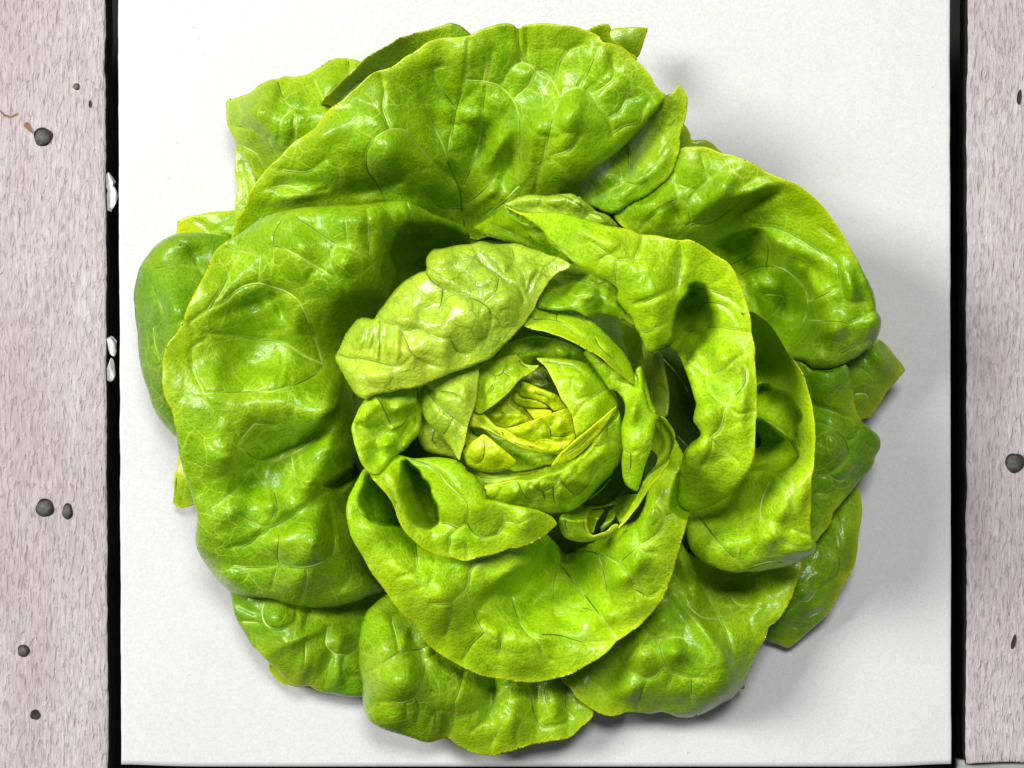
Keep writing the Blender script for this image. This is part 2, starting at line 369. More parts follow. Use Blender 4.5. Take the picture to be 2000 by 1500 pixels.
# rusty streak and stain chips on the left plank
def chip(parent, name, pts, z, mat):
    P = spline([(a, b) for a, b in pts], 3.0); n = len(P)
    V = list(to_world(P[:, 0], P[:, 1], np.full(n, z))) + list(to_world(P[:, 0], P[:, 1], np.full(n, -2.0)))
    F = [tuple(range(n))[::-1]] + [(k, (k + 1) % n, (k + 1) % n + n, k + n) for k in range(n)]
    o = mesh_object(name, V, F, mat, smooth=False); o.parent = parent; o.matrix_parent_inverse = parent.matrix_basis.inverted()
chip(pl, 'splinter', [(46, 243), (53, 238), (63, 254), (64, 260), (50, 250)], 2.6, M_RUST)
chip(pl, 'splinter', [(0, 214), (10, 223), (22, 226), (34, 220), (35, 223), (23, 229), (9, 227), (0, 218)], 1.6, M_RUST)

# grey batten under the plank ends at the bottom
b = slab('batten', lambda y: 1870, lambda y: 2160, 1486, lambda u: 1600, -16, 30, M_BATTEN, 10.0); tag(b, 'grey batten showing under the bottom end of the right plank', 'batten')

# pale stone chips wedged in the left gap
def stone(x, y, rx, ry, z, label, seed):
    import bmesh
    bm = bmesh.new(); bmesh.ops.create_icosphere(bm, subdivisions=3, radius=1.0)
    rs = np.random.RandomState(seed); D = rs.normal(size=(9, 3)); D /= np.linalg.norm(D, axis=1)[:, None]; q = rs.uniform(0.28, 0.7, 9)
    for v in bm.verts:
        p = np.array(v.co)
        for d, h in zip(D, q):
            e = p @ d
            if e > h: p = p - d * (e - h)
        v.co = (p[0] * rx * S, p[1] * ry * S, p[2] * min(rx, ry) * S)
    me = bpy.data.meshes.new('stone_chip'); bm.to_mesh(me); bm.free(); me.materials.append(M_STONE)
    o = bpy.data.objects.new('stone_chip', me); col.objects.link(o)
    o.location = to_world(np.array(float(x)), np.array(float(y)), np.array(float(z))); tag(o, label, 'stone', 'pale stone chips in the left gap')
stone(217, 356, 13, 22, -14, 'upper white stone chip wedged in the dark gap beside the left plank', 1)
stone(219, 394, 12, 32, -18, 'long grey stone chip in the dark gap, just below the upper white chip', 2)
stone(217, 674, 14, 30, -12, 'bright white stone chip in the dark gap level with the middle of the head', 3)
stone(215, 722, 12, 24, -16, 'small grey stone chip in the dark gap, lowest of the four', 4)

# the white sheet
def sheet_material():
    m, nt = new_mat('white_card'); L = nt.links.new
    out = N(nt, 'ShaderNodeOutputMaterial'); pr = N(nt, 'ShaderNodeBsdfPrincipled', Roughness=0.75)
    g = N(nt, 'ShaderNodeTexCoord'); n = N(nt, 'ShaderNodeTexNoise', Scale=1100.0, Detail=3.0, Roughness=0.7); L(g.outputs['Object'], n.inputs['Vector'])
    n2 = N(nt, 'ShaderNodeTexNoise', Scale=14.0, Detail=4.0, Roughness=0.55); L(g.outputs['Object'], n2.inputs['Vector'])
    mx = N(nt, 'ShaderNodeMix', _data_type='RGBA'); mx.inputs[6].default_value = (0.585, 0.585, 0.595, 1); mx.inputs[7].default_value = (0.665, 0.665, 0.655, 1); L(n2.outputs['Fac'], mx.inputs[0])
    r = N(nt, 'ShaderNodeMapRange'); r.inputs[1].default_value = 0.25; r.inputs[2].default_value = 0.75; r.inputs[3].default_value = 0.88; r.inputs[4].default_value = 1.08; L(n.outputs['Fac'], r.inputs[0])
    hs = N(nt, 'ShaderNodeHueSaturation'); L(mx.outputs[2], hs.inputs['Color']); L(r.outputs[0], hs.inputs['Value'])
    # sparse dark specks in the card
    n3 = N(nt, 'ShaderNodeTexNoise', Scale=420.0, Detail=1.0); L(g.outputs['Object'], n3.inputs['Vector'])
    r3 = N(nt, 'ShaderNodeMapRange'); r3.inputs[1].default_value = 0.79; r3.inputs[2].default_value = 0.84; r3.inputs[4].default_value = 0.5; L(n3.outputs['Fac'], r3.inputs[0])
    m3 = N(nt, 'ShaderNodeMix', _data_type='RGBA'); L(r3.outputs[0], m3.inputs[0]); L(hs.outputs[0], m3.inputs[6]); m3.inputs[7].default_value = (0.3, 0.3, 0.28, 1)
    L(m3.outputs[2], pr.inputs['Base Color'])
    b = N(nt, 'ShaderNodeBump', Strength=0.25, Distance=0.0003); L(n.outputs['Fac'], b.inputs['Height']); L(b.outputs[0], pr.inputs['Normal'])
    L(pr.outputs[0], out.inputs[0]); return m
def sheet_relief(X, Y):
    z = 1.5 * vnoise(X, Y, 330, 71)
    # faint crease near the right edge
    A = np.array([(1600., 434.), (1700., 442.), (1745., 436.)]); d, _, _, _ = seg_distance(X.ravel(), Y.ravel(), A[:-1], A[1:])
    return z - 1.2 * np.exp(-(d.reshape(X.shape) / 5) ** 2)
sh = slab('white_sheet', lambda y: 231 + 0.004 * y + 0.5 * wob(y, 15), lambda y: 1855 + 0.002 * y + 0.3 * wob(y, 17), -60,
          lambda u: 1497 - 4 * math.exp(-(u / 0.05) ** 2) - 5 * math.exp(-((1 - u) / 0.05) ** 2), 6, 10, sheet_material(), 10.0, sheet_relief, edge=0.8, side_mat=M_GAP_SHADE)
tag(sh, 'smooth white board lying between the two pinkish planks, under the lettuce', 'board')

import bmesh
# ---------------------------------------------------------------- leaf builder
THICK = 2.6
ZS = 1.2       # overall height of the head
def build_patch(p, seed, gap=7.0):
    global ceil_map
    R0 = p.get('R', 0.0); step = p.get('step', 3.0)
    O = spline([(q[0], q[1], q[2] if len(q) > 2 else R0) for q in p['out']], 5.0)
    wa = p.get('wob', 2.1)
    nx_ = np.gradient(O[:, 1]); ny_ = -np.gradient(O[:, 0]); ln = np.hypot(nx_, ny_) + 1e-6
    w = wa * vnoise(O[:, 0], O[:, 1], 26, seed) + 0.12 * wa * vnoise(O[:, 0], O[:, 1], 9, seed + 1)
    w = w * np.where(O[:, 2] > 4, 0.5, 1)
    O[:, 0] += nx_ / ln * w; O[:, 1] += ny_ / ln * w
    A = O; B = np.roll(O, -1, axis=0)
    x0, y0 = O[:, 0].min() - 2 * step, O[:, 1].min() - 2 * step; x1, y1 = O[:, 0].max() + 2 * step, O[:, 1].max() + 2 * step
    gx = np.arange(x0, x1, step); gy = np.arange(y0, y1, step)
    X, Y = np.meshgrid(gx, gy); shp = X.shape; X = X.ravel(); Y = Y.ravel()
    ins = inside_poly(X, Y, O).reshape(shp)
    anyc = ins[:-1, :-1] | ins[1:, :-1] | ins[1:, 1:] | ins[:-1, 1:]
    cnt = ins[:-1, :-1].astype(int) + ins[1:, :-1] + ins[1:, 1:] + ins[:-1, 1:]
    cell = cnt >= 1
    idx = np.arange(X.size).reshape(shp)
    F = np.stack([idx[:-1, :-1][cell], idx[1:, :-1][cell], idx[1:, 1:][cell], idx[:-1, 1:][cell]], -1)
    used = np.unique(F); remap = np.full(X.size, -1); remap[used] = np.arange(len(used)); F = remap[F]
    X = X[used]; Y = Y[used]; inside = ins.ravel()[used]
    d, qx, qy, rv = seg_distance(X, Y, A[:, :2], B[:, :2], (A[:, 2], B[:, 2]))
    X = np.where(inside, X, qx); Y = np.where(inside, Y, qy); d = np.where(inside, d, 0.0)
    # vertices very near the outline slide onto it
    near = inside & (d < step * 0.35); X = np.where(near, qx, X); Y = np.where(near, qy, Y); d = np.where(near, 0.0, d)

    fld = Field([(a, c_, zz * ZS + p.get('dz', 0)) for a, c_, zz in p['z']], p.get('c', 60.0))
    rs = np.random.RandomState(seed); cs = p.get('cell', 62.0)
    n_seed = max(8, int((x1 - x0) * (y1 - y0) / (cs * cs)))
    sx = rs.uniform(x0, x1, n_seed); sy = rs.uniform(y0, y1, n_seed)
    for _ in range(3):                                    # relax the seeds a little
        D = (sx[:, None] - sx) ** 2 + (sy[:, None] - sy) ** 2; np.fill_diagonal(D, 1e9); k = D.argmin(1)
        dd = np.sqrt(D[np.arange(n_seed), k]); m = dd < cs * 0.8
        sx = np.where(m, sx + (sx - sx[k]) / (dd + 1e-6) * cs * 0.15, sx); sy = np.where(m, sy + (sy - sy[k]) / (dd + 1e-6) * cs * 0.15, sy)
    VA, VB = [], []
    for v in p.get('v', []):
        q = spline([(a[0], a[1]) for a in v], 8.0, closed=False); VA.append(q[:-1]); VB.append(q[1:])
    puff = 0.75 * p.get('puff', 7.0); has = len(VA) > 0
    if has: VA = np.concatenate(VA); VB = np.concatenate(VB)
    cone = ceiling_cone()

    def evaluate(X, Y, d, r):
        z = fld(X, Y)
        for (bx, by, rx, ry, ang, amp) in p.get('b', []):
            a = math.radians(ang); dx = X - bx; dy = Y - by
            u = (dx * math.cos(a) + dy * math.sin(a)) / rx; v = (-dx * math.sin(a) + dy * math.cos(a)) / ry
            q = u * u + v * v; z = z + 1.4 * p.get('bs', 1.0) * amp * np.exp(-q * 0.9)
        for (pts, wd, amp) in p.get('cr', []):
            q = spline([(a[0], a[1]) for a in pts], 8.0, closed=False)
            dc, _, _, _ = seg_distance(X, Y, q[:-1], q[1:]); z = z + amp * np.exp(-(dc / wd) ** 1.5)
        for (poly, amp) in p.get('pit', []):
            q = spline([(a[0], a[1], a[2]) for a in poly], 6.0)
            Xo, Yo = X, Y; X = X + 5 * vnoise(Xo, Yo, 22, seed + 31); Y = Y + 5 * vnoise(Xo, Yo, 22, seed + 32)
            ip = inside_poly(X, Y, q); t = np.full(X.shape, 1.0); xi = X[ip]; yi = Y[ip]; ti = np.full(xi.shape, 1.0)
            for k in range(len(q)):
                a_ = q[k]; b_ = q[(k + 1) % len(q)]; dd = b_ - a_; L2 = dd[0] ** 2 + dd[1] ** 2 + 1e-9
                s_ = np.clip(((xi - a_[0]) * dd[0] + (yi - a_[1]) * dd[1]) / L2, 0, 1)
                ti = np.minimum(ti, np.hypot(xi - a_[0] - s_ * dd[0], yi - a_[1] - s_ * dd[1]) / (a_[2] + s_ * dd[2]))
            t[ip] = ti; z = z - amp * np.where(ip, t * t * (3 - 2 * t), 0); X, Y = Xo, Yo
        # secondary vein net and the puffed cells between veins
        wx = X + 13 * vnoise(X, Y, 48, seed + 5) + 5 * vnoise(X, Y, 17, seed + 6)
        wy = Y + 13 * vnoise(X, Y, 48, seed + 7) + 5 * vnoise(X, Y, 17, seed + 8)
        f1 = np.full(X.shape, 1e9); f2 = np.full(X.shape, 1e9)
        for a, b in zip(sx, sy):
            dd = np.sqrt((wx - a) ** 2 + (wy - b) ** 2)
            n1 = dd < f1; f2 = np.where(n1, f1, np.minimum(f2, dd)); f1 = np.where(n1, dd, f1)
        net = (f2 - f1) * 0.5
        if has: dv, _, _, _ = seg_distance(X, Y, VA, VB)
        else: dv = np.full(X.shape, 1e3)
        fade = 1 - np.exp(-d / 22.0)
        z = z + puff * fade * ((1 - np.exp(-(net / (cs * 0.17)) ** 1.3)) * 0.8 * np.clip(0.6 + 0.8 * vnoise(X, Y, 90, seed + 11), 0.15, 1.3) - 0.45)
        z = z + puff * 0.55 * fade * (1 - np.exp(-(dv / 15.0) ** 1.3)) - 2.8 * np.exp(-(dv / 4.0) ** 2)
        z = z + 1.7 * p.get('lump', 5.0) * vnoise(X, Y, 85, seed + 2) * fade + 0.22 * p.get('lump', 5.0) * vnoise(X, Y, 24, seed + 3) + 0.15 * vnoise(X, Y, 8, seed + 4)
        r_ = np.abs(r) + 1e-6; t = np.clip(1 - d / r_, 0, 1)
        z = np.where(r > 0.5, z - r_ * (1 - np.sqrt(np.clip(1 - t * t, 0, 1))) * p.get('steep', 1.0), z)
        z = np.where(r < -0.5, z + r_ * 0.45 * t * t, z)
        if p.get('ripple', 0): z = z + p['ripple'] * np.exp(-d / 26.0) * vnoise(X, Y, 40, seed + 9)
        lim = sample(cone, X, Y) - p.get('gap', gap)
        hid = np.clip((z - lim) / 10 + 0.5, 0, 1)
        k = 5.0; h = np.clip(0.5 + 0.5 * (lim - z) / k, 0, 1)
        z = np.where(lim > 5000, z, lim * (1 - h) + z * h - k * h * (1 - h))
        z = np.maximum(z, p.get('floor', 12.0))
        return z, net, dv, hid
    Z, net, dv, hid = evaluate(X, Y, d, rv)
    # update ceiling raster
    ci = ((X - GX0) / CELL).astype(int); cj = ((Y - GY0) / CELL).astype(int)
    for oi in (0, 1):
        for oj in (0, 1):
            np.minimum.at(ceil_map, (np.clip(cj + oj, 0, GH - 1), np.clip(ci + oi, 0, GW - 1)), Z - THICK)
    V = to_world(X, Y, Z)
    n = len(V)
    # vertex normals of the top
    fn = np.cross(V[F[:, 2]] - V[F[:, 0]], V[F[:, 3]] - V[F[:, 1]])
    vn = np.zeros_like(V)
    for k in range(4): np.add.at(vn, F[:, k], fn)
    vn /= np.linalg.norm(vn, axis=1)[:, None] + 1e-12
    for _ in range(3):
        acc = vn * 0.3
        m4 = vn[F].sum(1)
        for k in range(4): np.add.at(acc, F[:, k], m4 * np.where(d[F[:, k]] <= 0, 1, 1)[:, None])
        vn = acc / (np.linalg.norm(acc, axis=1)[:, None] + 1e-12)
    sgn = 1.0 if vn[:, 2].mean() > 0 else -1.0
    if sgn < 0: F = F[:, ::-1]; vn = -vn; sgn = 1.0
    wb = np.clip(d / 9.0, 0, 1)[:, None]; bn = vn * wb + np.array([0, 0, sgn]) * (1 - wb); bn /= np.linalg.norm(bn, axis=1)[:, None] + 1e-9
    Vb = V - bn * THICK * S * (0.4 + 0.6 * wb)
    E = np.concatenate([F[:, [0, 1]], F[:, [1, 2]], F[:, [2, 3]], F[:, [3, 0]]])
    key = np.sort(E, 1); kk = key[:, 0] * n + key[:, 1]; u, inv, c = np.unique(kk, return_inverse=True, return_counts=True)
    be = E[c[inv] == 1]
    side = np.stack([be[:, 1], be[:, 0], be[:, 0] + n, be[:, 1] + n], -1)
    FF = np.concatenate([F, F[:, ::-1] + n, side])
    netw = np.exp(-(net / 2.6) ** 2) * 1.3 * p.get('netvis', 0.35) * np.clip(0.5 + vnoise(X, Y, 70, seed + 12), 0, 1)
    vein = np.clip(np.maximum(netw, np.exp(-(dv / 3.0) ** 2) * 0.35), 0, 1)
    edge = np.where(rv > 4, 0.10, 0.75) * np.exp(-(d / p.get('ew', 4.5)) ** 1.2)
    tone = np.clip(0.20 * np.exp(-d / 40.0) * (rv < 4) + 0.10 * vnoise(X, Y, 120, seed + 13), 0, 1)
    for (tx, ty, tr, ta) in p.get('tone', []): tone = np.maximum(tone, ta * np.exp(-((X - tx) ** 2 + (Y - ty) ** 2) / tr ** 2))
    at = {k: np.concatenate([a, a]) for k, a in (('vein', vein), ('edge', edge), ('tone', tone))}
    # traced veins as thin tapered ribs lying in their grooves
    RV, RF = [], []
    for vi, vv in enumerate(p.get('v', [])):
        q = spline([(a[0], a[1]) for a in vv], 5.0, closed=False)
        if len(q) < 3: continue
        iq = inside_poly(q[:, 0], q[:, 1], O[:, :2]); dq, _, _, rq = seg_distance(q[:, 0], q[:, 1], A[:, :2], B[:, :2], (A[:, 2], B[:, 2]))
        iq &= dq > 3
        zq, _, _, hq = evaluate(q[:, 0], q[:, 1], dq, rq); iq &= hq < 0.9
        w0 = 1.12 * p.get('vw', 1.35) * (1.5 if vi < p.get('nmain', 0) else 1.0)
        tl = np.linspace(0, 1, len(q)); wv = w0 * (1.15 - 0.65 * tl) * (1 + 0.25 * vnoise(q[:, 0], q[:, 1], 11, seed + 20 + vi))
        tx = np.gradient(q[:, 0]); ty = np.gradient(q[:, 1]); L = np.hypot(tx, ty) + 1e-6; px, py = -ty / L, tx / L
        base = len(RV); prof = [(-1.2, -1.2), (-0.8, 0.35), (0, 0.95), (0.8, 0.35), (1.2, -1.2)]
        for j in range(len(q)):
            for (a, b) in prof:
                RV.append(to_world(q[j, 0] + px[j] * a * wv[j], q[j, 1] + py[j] * a * wv[j], zq[j] + b * wv[j] * 0.9 + 0.3 - 2.2 * max(0.0, tl[j] - 0.65) / 0.35 - 1.6 * max(0.0, 0.08 - tl[j]) / 0.08))
        for j in range(len(q) - 1):
            if not (iq[j] and iq[j + 1]): continue
            for a in range(4):
                i0 = base + j * 5 + a; RF.append((i0, i0 + 1, i0 + 6, i0 + 5))
    return np.concatenate([V, Vb]), FF, at, RV, RF

head = bpy.data.objects.new('lettuce_head', None); col.objects.link(head)
tag(head, 'large glossy green butterhead lettuce seen from above, resting on the white board', 'lettuce')
LEAVES = {}
def leaf(name, key, mat, patches, label=None, seed=None):
    seed = seed if seed is not None else (sum(ord(c) * (i + 7) for i, c in enumerate(key)) % 200) * 40 + 100
    Vs, Fs, As, RVs, RFs = [], [], [], [], []; off = 0; ro = 0
    for i, p in enumerate(patches):
        if isinstance(p, str): continue
        V, F, A, RV, RF = build_patch(p, seed + i * 17, p.get('gap', 7.0))
        Vs.append(V); Fs.append(F + off); off += len(V); As.append(A)
        RVs += RV; RFs += [tuple(k + ro for k in f) for f in RF]; ro += len(RV)
    at = {k: np.concatenate([a[k] for a in As]) for k in As[0]}
    o = mesh_object(name, np.concatenate(Vs), np.concatenate(Fs), MAT[mat], head, at)
    bw = bmesh.new(); bw.from_mesh(o.data); bmesh.ops.remove_doubles(bw, verts=bw.verts, dist=0.85 * S); bw.to_mesh(o.data); bw.free()
    if label: o['label'] = label
    if RFs:
        used = sorted({k for f in RFs for k in f}); mp = {k: i for i, k in enumerate(used)}
        mesh_object('vein', [RVs[k] for k in used], [tuple(mp[k] for k in f) for f in RFs], MAT[VEINOF.get(mat, 'vein')], o)
    return o

# ================================================================ the leaves, topmost first (outlines in photo pixels)
leaf('folded_leaf', 'L1', 'pale', [dict(dz=-50, R=26, cell=52, puff=9, lump=3.5, vw=1.0, netvis=0.30, step=2.6,
  out=[(655,698),(662,680),(679,647),(700,623),(716,620),(730,622,16),(739,608),(760,581),(790,548),(820,531),(832,527,14),(831,506),(844,488),(862,486,14),(889,480),(922,476),(940,471),(964,476),(1006,475),(1030,482,10),(1075,498,2),(1115,518,0),(1090,533,0),(1069,554,0),(1051,581,0),(1042,605,0),(1021,635,0),(994,665,2),(976,683,7),(955,701,7),(910,719,5),(865,735,4),(820,753,4),(769,765,4),(730,771,6),(712,779,8),(694,770,14),(679,746),(664,722)],
  z=[(680,690,415),(720,640,430),(712,765,432),(780,600,450),(850,520,450),(940,490,455),(1030,500,445),(1105,520,445),(1060,570,455),(1020,630,455),(960,695,445),(880,725,442),(780,755,435),(860,640,470),(940,580,475),(760,690,450),(1000,540,465)],
  b=[(705,668,8,26,20,9),(722,666,6,28,15,8),(740,668,7,30,10,10),(758,670,6,28,5,8),(774,674,8,28,0,10),(800,690,24,20,0,12),(790,625,22,18,0,10),(862,510,20,14,0,10),(880,548,40,16,25,12),(915,625,26,45,-40,10),(985,590,34,32,0,14),(870,665,18,50,5,10),(915,560,20,40,-50,-8),(1000,505,12,34,-10,-9),(840,600,26,16,-40,-9),(1040,530,20,16,0,8),(725,735,40,14,0,8)],
  v=[[(830,528),(845,550),(865,563),(900,577),(935,588),(957,607),(958,635),(946,665)],[(865,563),(862,590),(850,620)],[(924,484),(940,510),(965,532),(990,550),(1015,565),(1022,590)],[(740,627),(775,635),(792,645),(815,643),(860,660),(880,662)],[(775,635),(790,660),(805,690),(830,708),(860,718)],[(657,688),(680,698),(707,700),(740,708),(780,716),(805,695)],[(880,662),(892,685),(912,692)],[(1000,485),(1008,515),(1025,540),(1025,560)],[(742,625),(741,660),(742,705)],[(1030,570),(1040,545),(1050,530)],[(974,542),(968,570),(950,590)]],
  nmain=2, tone=[(820,700,90,0.35),(740,740,80,0.3)])],
  'pale yellow green glossy leaf folded over the upper left of the heart')

leaf('upper_inner_leaf', 'D', 'light', [dict(R=0, cell=60, puff=8, lump=5, gap=3, netvis=0.25, step=2.6,
  out=[(985,401,2),(1012,412,3),(1039,415,4),(1084,416,6),(1120,421,6),(1162,432,6),(1192,442,5),(1228,445,3),(1249,457,3),(1285,460,2),(1327,470,0),(1345,469,0),(1375,483,0),(1402,499,0),(1420,513,0),(1438,537,0),(1447,558,0),(1456,588,0),(1465,615,0),(1469,651,0),(1475,687,0),(1478,735,0),(1477,804,0),(1476,850,0),(1472,896,3),(1460,926,6),(1436,956,12),(1406,980,18),(1370,996,20),(1345,998,20),(1325,980,20),(1330,920,20),(1336,884,24),(1349,866,24),(1369,850,20),(1362,832,22),(1355,822,26),(1357,805,26),(1360,790,22),(1352,765,18),(1340,728,12),(1326,695,6),(1308,680,4),(1294,679,12),(1275,689,14),(1260,683,12),(1255,667,10),(1249,652,6),(1242,640,4),(1238,624,4),(1219,603,5),(1205,583,5),(1206,566,6),(1186,547,10),(1160,535,12),(1126,519,12),(1108,503,12),(1088,488,12),(1069,471,10),(1060,453,8),(1035,432,4),(1010,418,2)],
  z=[(990,403,345),(1040,425,370),(1090,430,410),(1160,450,440),(1230,470,440),(1290,480,430),(1342,473,435),(1240,560,450),(1180,510,445),(1100,480,415),(1210,570,425),(1230,605,410),(1290,620,430),(1260,670,385),(1290,672,385),(1310,590,435),(1390,500,425),(1430,540,420),(1462,620,410),(1476,720,405),(1476,830,400),(1450,930,365),(1380,985,280),(1345,985,270),(1350,540,410),(1390,560,395),(1420,660,385),(1360,620,380),(1350,700,360),(1400,720,385),(1375,770,385),(1430,800,405),(1380,830,400),(1430,880,385),(1360,900,350),(1345,940,310),(1310,700,370)],
  pit=[([(1285,700,6),(1302,668,8),(1312,645,8),(1319,615,8),(1327,590,9),(1336,570,12),(1346,557,16),(1360,551,26),(1380,558,36),(1402,585,60),(1408,630,75),(1398,668,70),(1372,690,55),(1350,712,40),(1330,730,25),(1300,730,10)],195)],
  b=[(1140,455,36,16,25,12),(1195,475,26,18,10,11),(1275,520,50,30,20,8),(1265,585,30,26,0,8),(1280,650,20,26,0,12),(1325,520,10,40,5,-8),(1415,700,26,36,-20,22),(1376,704,14,46,-25,-14),(1380,805,30,28,0,14),(1420,745,26,26,0,-12),(1372,880,26,20,-40,14),(1450,780,12,60,0,8)],
  cr=[([(1246,593),(1270,585),(1295,573),(1312,565)],7,-6)],
  v=[[(1067,470),(1090,482),(1120,505)],[(1172,508),(1190,499),(1205,508),(1240,507),(1280,507),(1310,520)],[(1188,498),(1165,480),(1150,470)],[(1327,472),(1330,500),(1325,540),(1318,580)],[(1240,594),(1262,588),(1290,576),(1314,566)],[(1205,510),(1202,545),(1208,566)],[(1255,650),(1275,645),(1300,630)],[(1240,507),(1252,480),(1255,462)],[(1329,692),(1350,708),(1378,731),(1395,733),(1415,722),(1432,705),(1450,695)],[(1380,731),(1382,755),(1395,775),(1417,792),(1440,808),(1475,803)],[(1417,795),(1412,820),(1405,840),(1390,855),(1388,880),(1374,910)],[(1340,650),(1370,642),(1400,639),(1440,646),(1469,652)],[(1388,855),(1405,870),(1425,888),(1440,900)],[(1417,792),(1440,770),(1455,745),(1452,715),(1435,708)],[(1345,560),(1380,565),(1420,580),(1445,600)],[(1345,600),(1385,590),(1420,600),(1440,630)]])],
  'large curled leaf at the upper right of the heart with a deep dark hollow under its rim')

leaf('inner_leaf', 'E', 'mid', [dict(dz=20, R=7, cell=45, puff=7, lump=4,
  out=[(1060,560),(1085,535),(1115,515),(1160,525),(1200,555),(1225,590),(1245,630,3),(1240,637,3),(1222,628,3),(1201,620),(1174,615),(1147,618),(1120,606,12),(1090,607,14),(1060,604,12),(1048,598)],
  z=[(1060,580,360),(1110,540,330),(1160,550,370),(1200,580,375),(1240,632,365),(1180,605,370),(1110,595,390),(1060,595,375)],
  b=[(1145,575,30,20,20,22),(1100,560,20,20,0,-16),(1172,585,8,22,0,-8),(1200,600,30,12,35,10)],
  v=[[(1080,541),(1120,546),(1155,555),(1168,562),(1166,583),(1150,592)],[(1158,556),(1180,552),(1190,545)],[(1122,580),(1140,576),(1162,576)]])],
  'short dark leaf tucked below the upper inner leaf')

leaf('inner_leaf', 'F', 'light', [dict(dz=30, R=5, cell=44, puff=6, lump=4,
  out=[(1040,596),(1051,600),(1084,604),(1120,607,9),(1150,621,9),(1180,648,9),(1201,669,9),(1222,693,9),(1237,726,8),(1242,745,6),(1238,753,2),(1222,739,0),(1195,717,0),(1165,693,0),(1135,675,0),(1108,663,0),(1060,648,0),(1024,636,0),(1015,625)],
  z=[(1030,620,365),(1060,605,350),(1060,645,395),(1120,612,345),(1120,660,400),(1160,645,370),(1165,688,405),(1210,690,375),(1200,715,400),(1240,745,370)],
  b=[(1140,650,24,12,30,8),(1185,680,20,12,40,7)],
  v=[[(1090,606),(1087,625),(1100,635)],[(1040,625),(1075,625),(1105,635),(1135,655),(1160,660)],[(1160,660),(1172,680),(1195,700),(1215,720)]])],
  'narrow curved leaf arching over the upper right of the heart')

leaf('inner_leaf', 'F2', 'light', [dict(dz=35, R=16, cell=34, puff=9, lump=5,
  out=[(1140,690,6),(1147,684,6),(1170,700,8),(1200,722,8),(1230,745,6),(1243,720,4),(1252,715,6),(1257,740),(1260,765),(1271,800),(1286,812),(1281,830),(1274,872),(1262,902),(1250,944,10),(1244,959,6),(1226,950,8),(1217,932),(1213,905),(1216,875),(1214,839),(1219,809),(1220,785),(1204,764),(1190,761),(1175,740),(1158,715)],
  z=[(1147,690,320),(1175,720,345),(1200,745,350),(1240,740,365),(1240,790,395),(1265,810,390),(1240,850,395),(1240,900,375),(1232,940,345),(1190,755,345),(1225,820,385)],
  b=[(1165,705,12,10,0,9),(1180,725,14,12,30,8),(1205,745,14,12,30,10),(1237,800,12,26,10,12),(1240,880,14,30,10,6),(1230,770,10,10,0,-8)],
  v=[[(1221,879),(1232,884),(1245,880)],[(1232,884),(1232,910),(1228,930)],[(1160,714),(1180,712)],[(1205,765),(1222,762),(1238,750)],[(1272,858),(1262,880),(1250,890)]])],
  'glossy crinkled strap shaped leaf right of the heart')

leaf('inner_leaf', 'F3', 'light', [dict(dz=22, R=0, cell=50, puff=4, lump=2.5, ew=6, step=2.4,
  out=[(1262,806,0),(1286,810,0),(1304,821,0),(1317,839,0),(1319,854,0),(1313,881,0),(1301,911,0),(1280,938,0),(1262,962,0),(1244,989,0),(1226,1013,0),(1208,1032,0),(1222,1005,3),(1238,980,4),(1248,962,4),(1258,940,4),(1268,922,4),(1280,908,4),(1284,892,3),(1268,872,3),(1256,850,3),(1250,820,3)],
  z=[(1286,812,395),(1317,850,390),(1300,911,385),(1262,962,375),(1212,1028,345),(1262,815,260),(1262,860,150),(1280,890,190),(1268,922,350),(1245,965,345),(1290,850,220),(1296,870,230),(1290,905,360)],
  v=[[(1286,812),(1292,840),(1290,870)]])],
  'thin standing leaf with a bright rim right of the heart')

leaf('inner_leaf', 'I1', 'pale', [dict(R=10, cell=46, puff=7, lump=4, step=2.5,
  out=[(822,750),(860,735),(900,722),(930,712,0),(934,740,0),(932,764,0),(926,796,0),(918,824,0),(910,854,0),(906,876,0),(897,899,0),(886,884,4),(870,862),(850,842),(832,821),(824,796),(822,770)],
  z=[(835,760,340),(830,810,335),(860,845,340),(895,895,350),(930,730,370),(925,800,375),(908,870,365),(880,790,385),(880,740,370)],
  b=[(862,775,24,18,30,10),(850,815,16,22,0,11),(875,835,20,16,0,6),(905,760,14,30,0,5)],
  cr=[([(832,758),(855,790),(880,812),(902,832)],6,-7)],
  v=[[(832,756),(845,778),(862,798),(885,816),(905,835)],[(860,798),(850,815),(842,822)],[(885,816),(872,840),(862,856),(880,875)],[(860,765),(885,768),(905,785)]])],
  'pale glossy triangular leaf left of the heart')

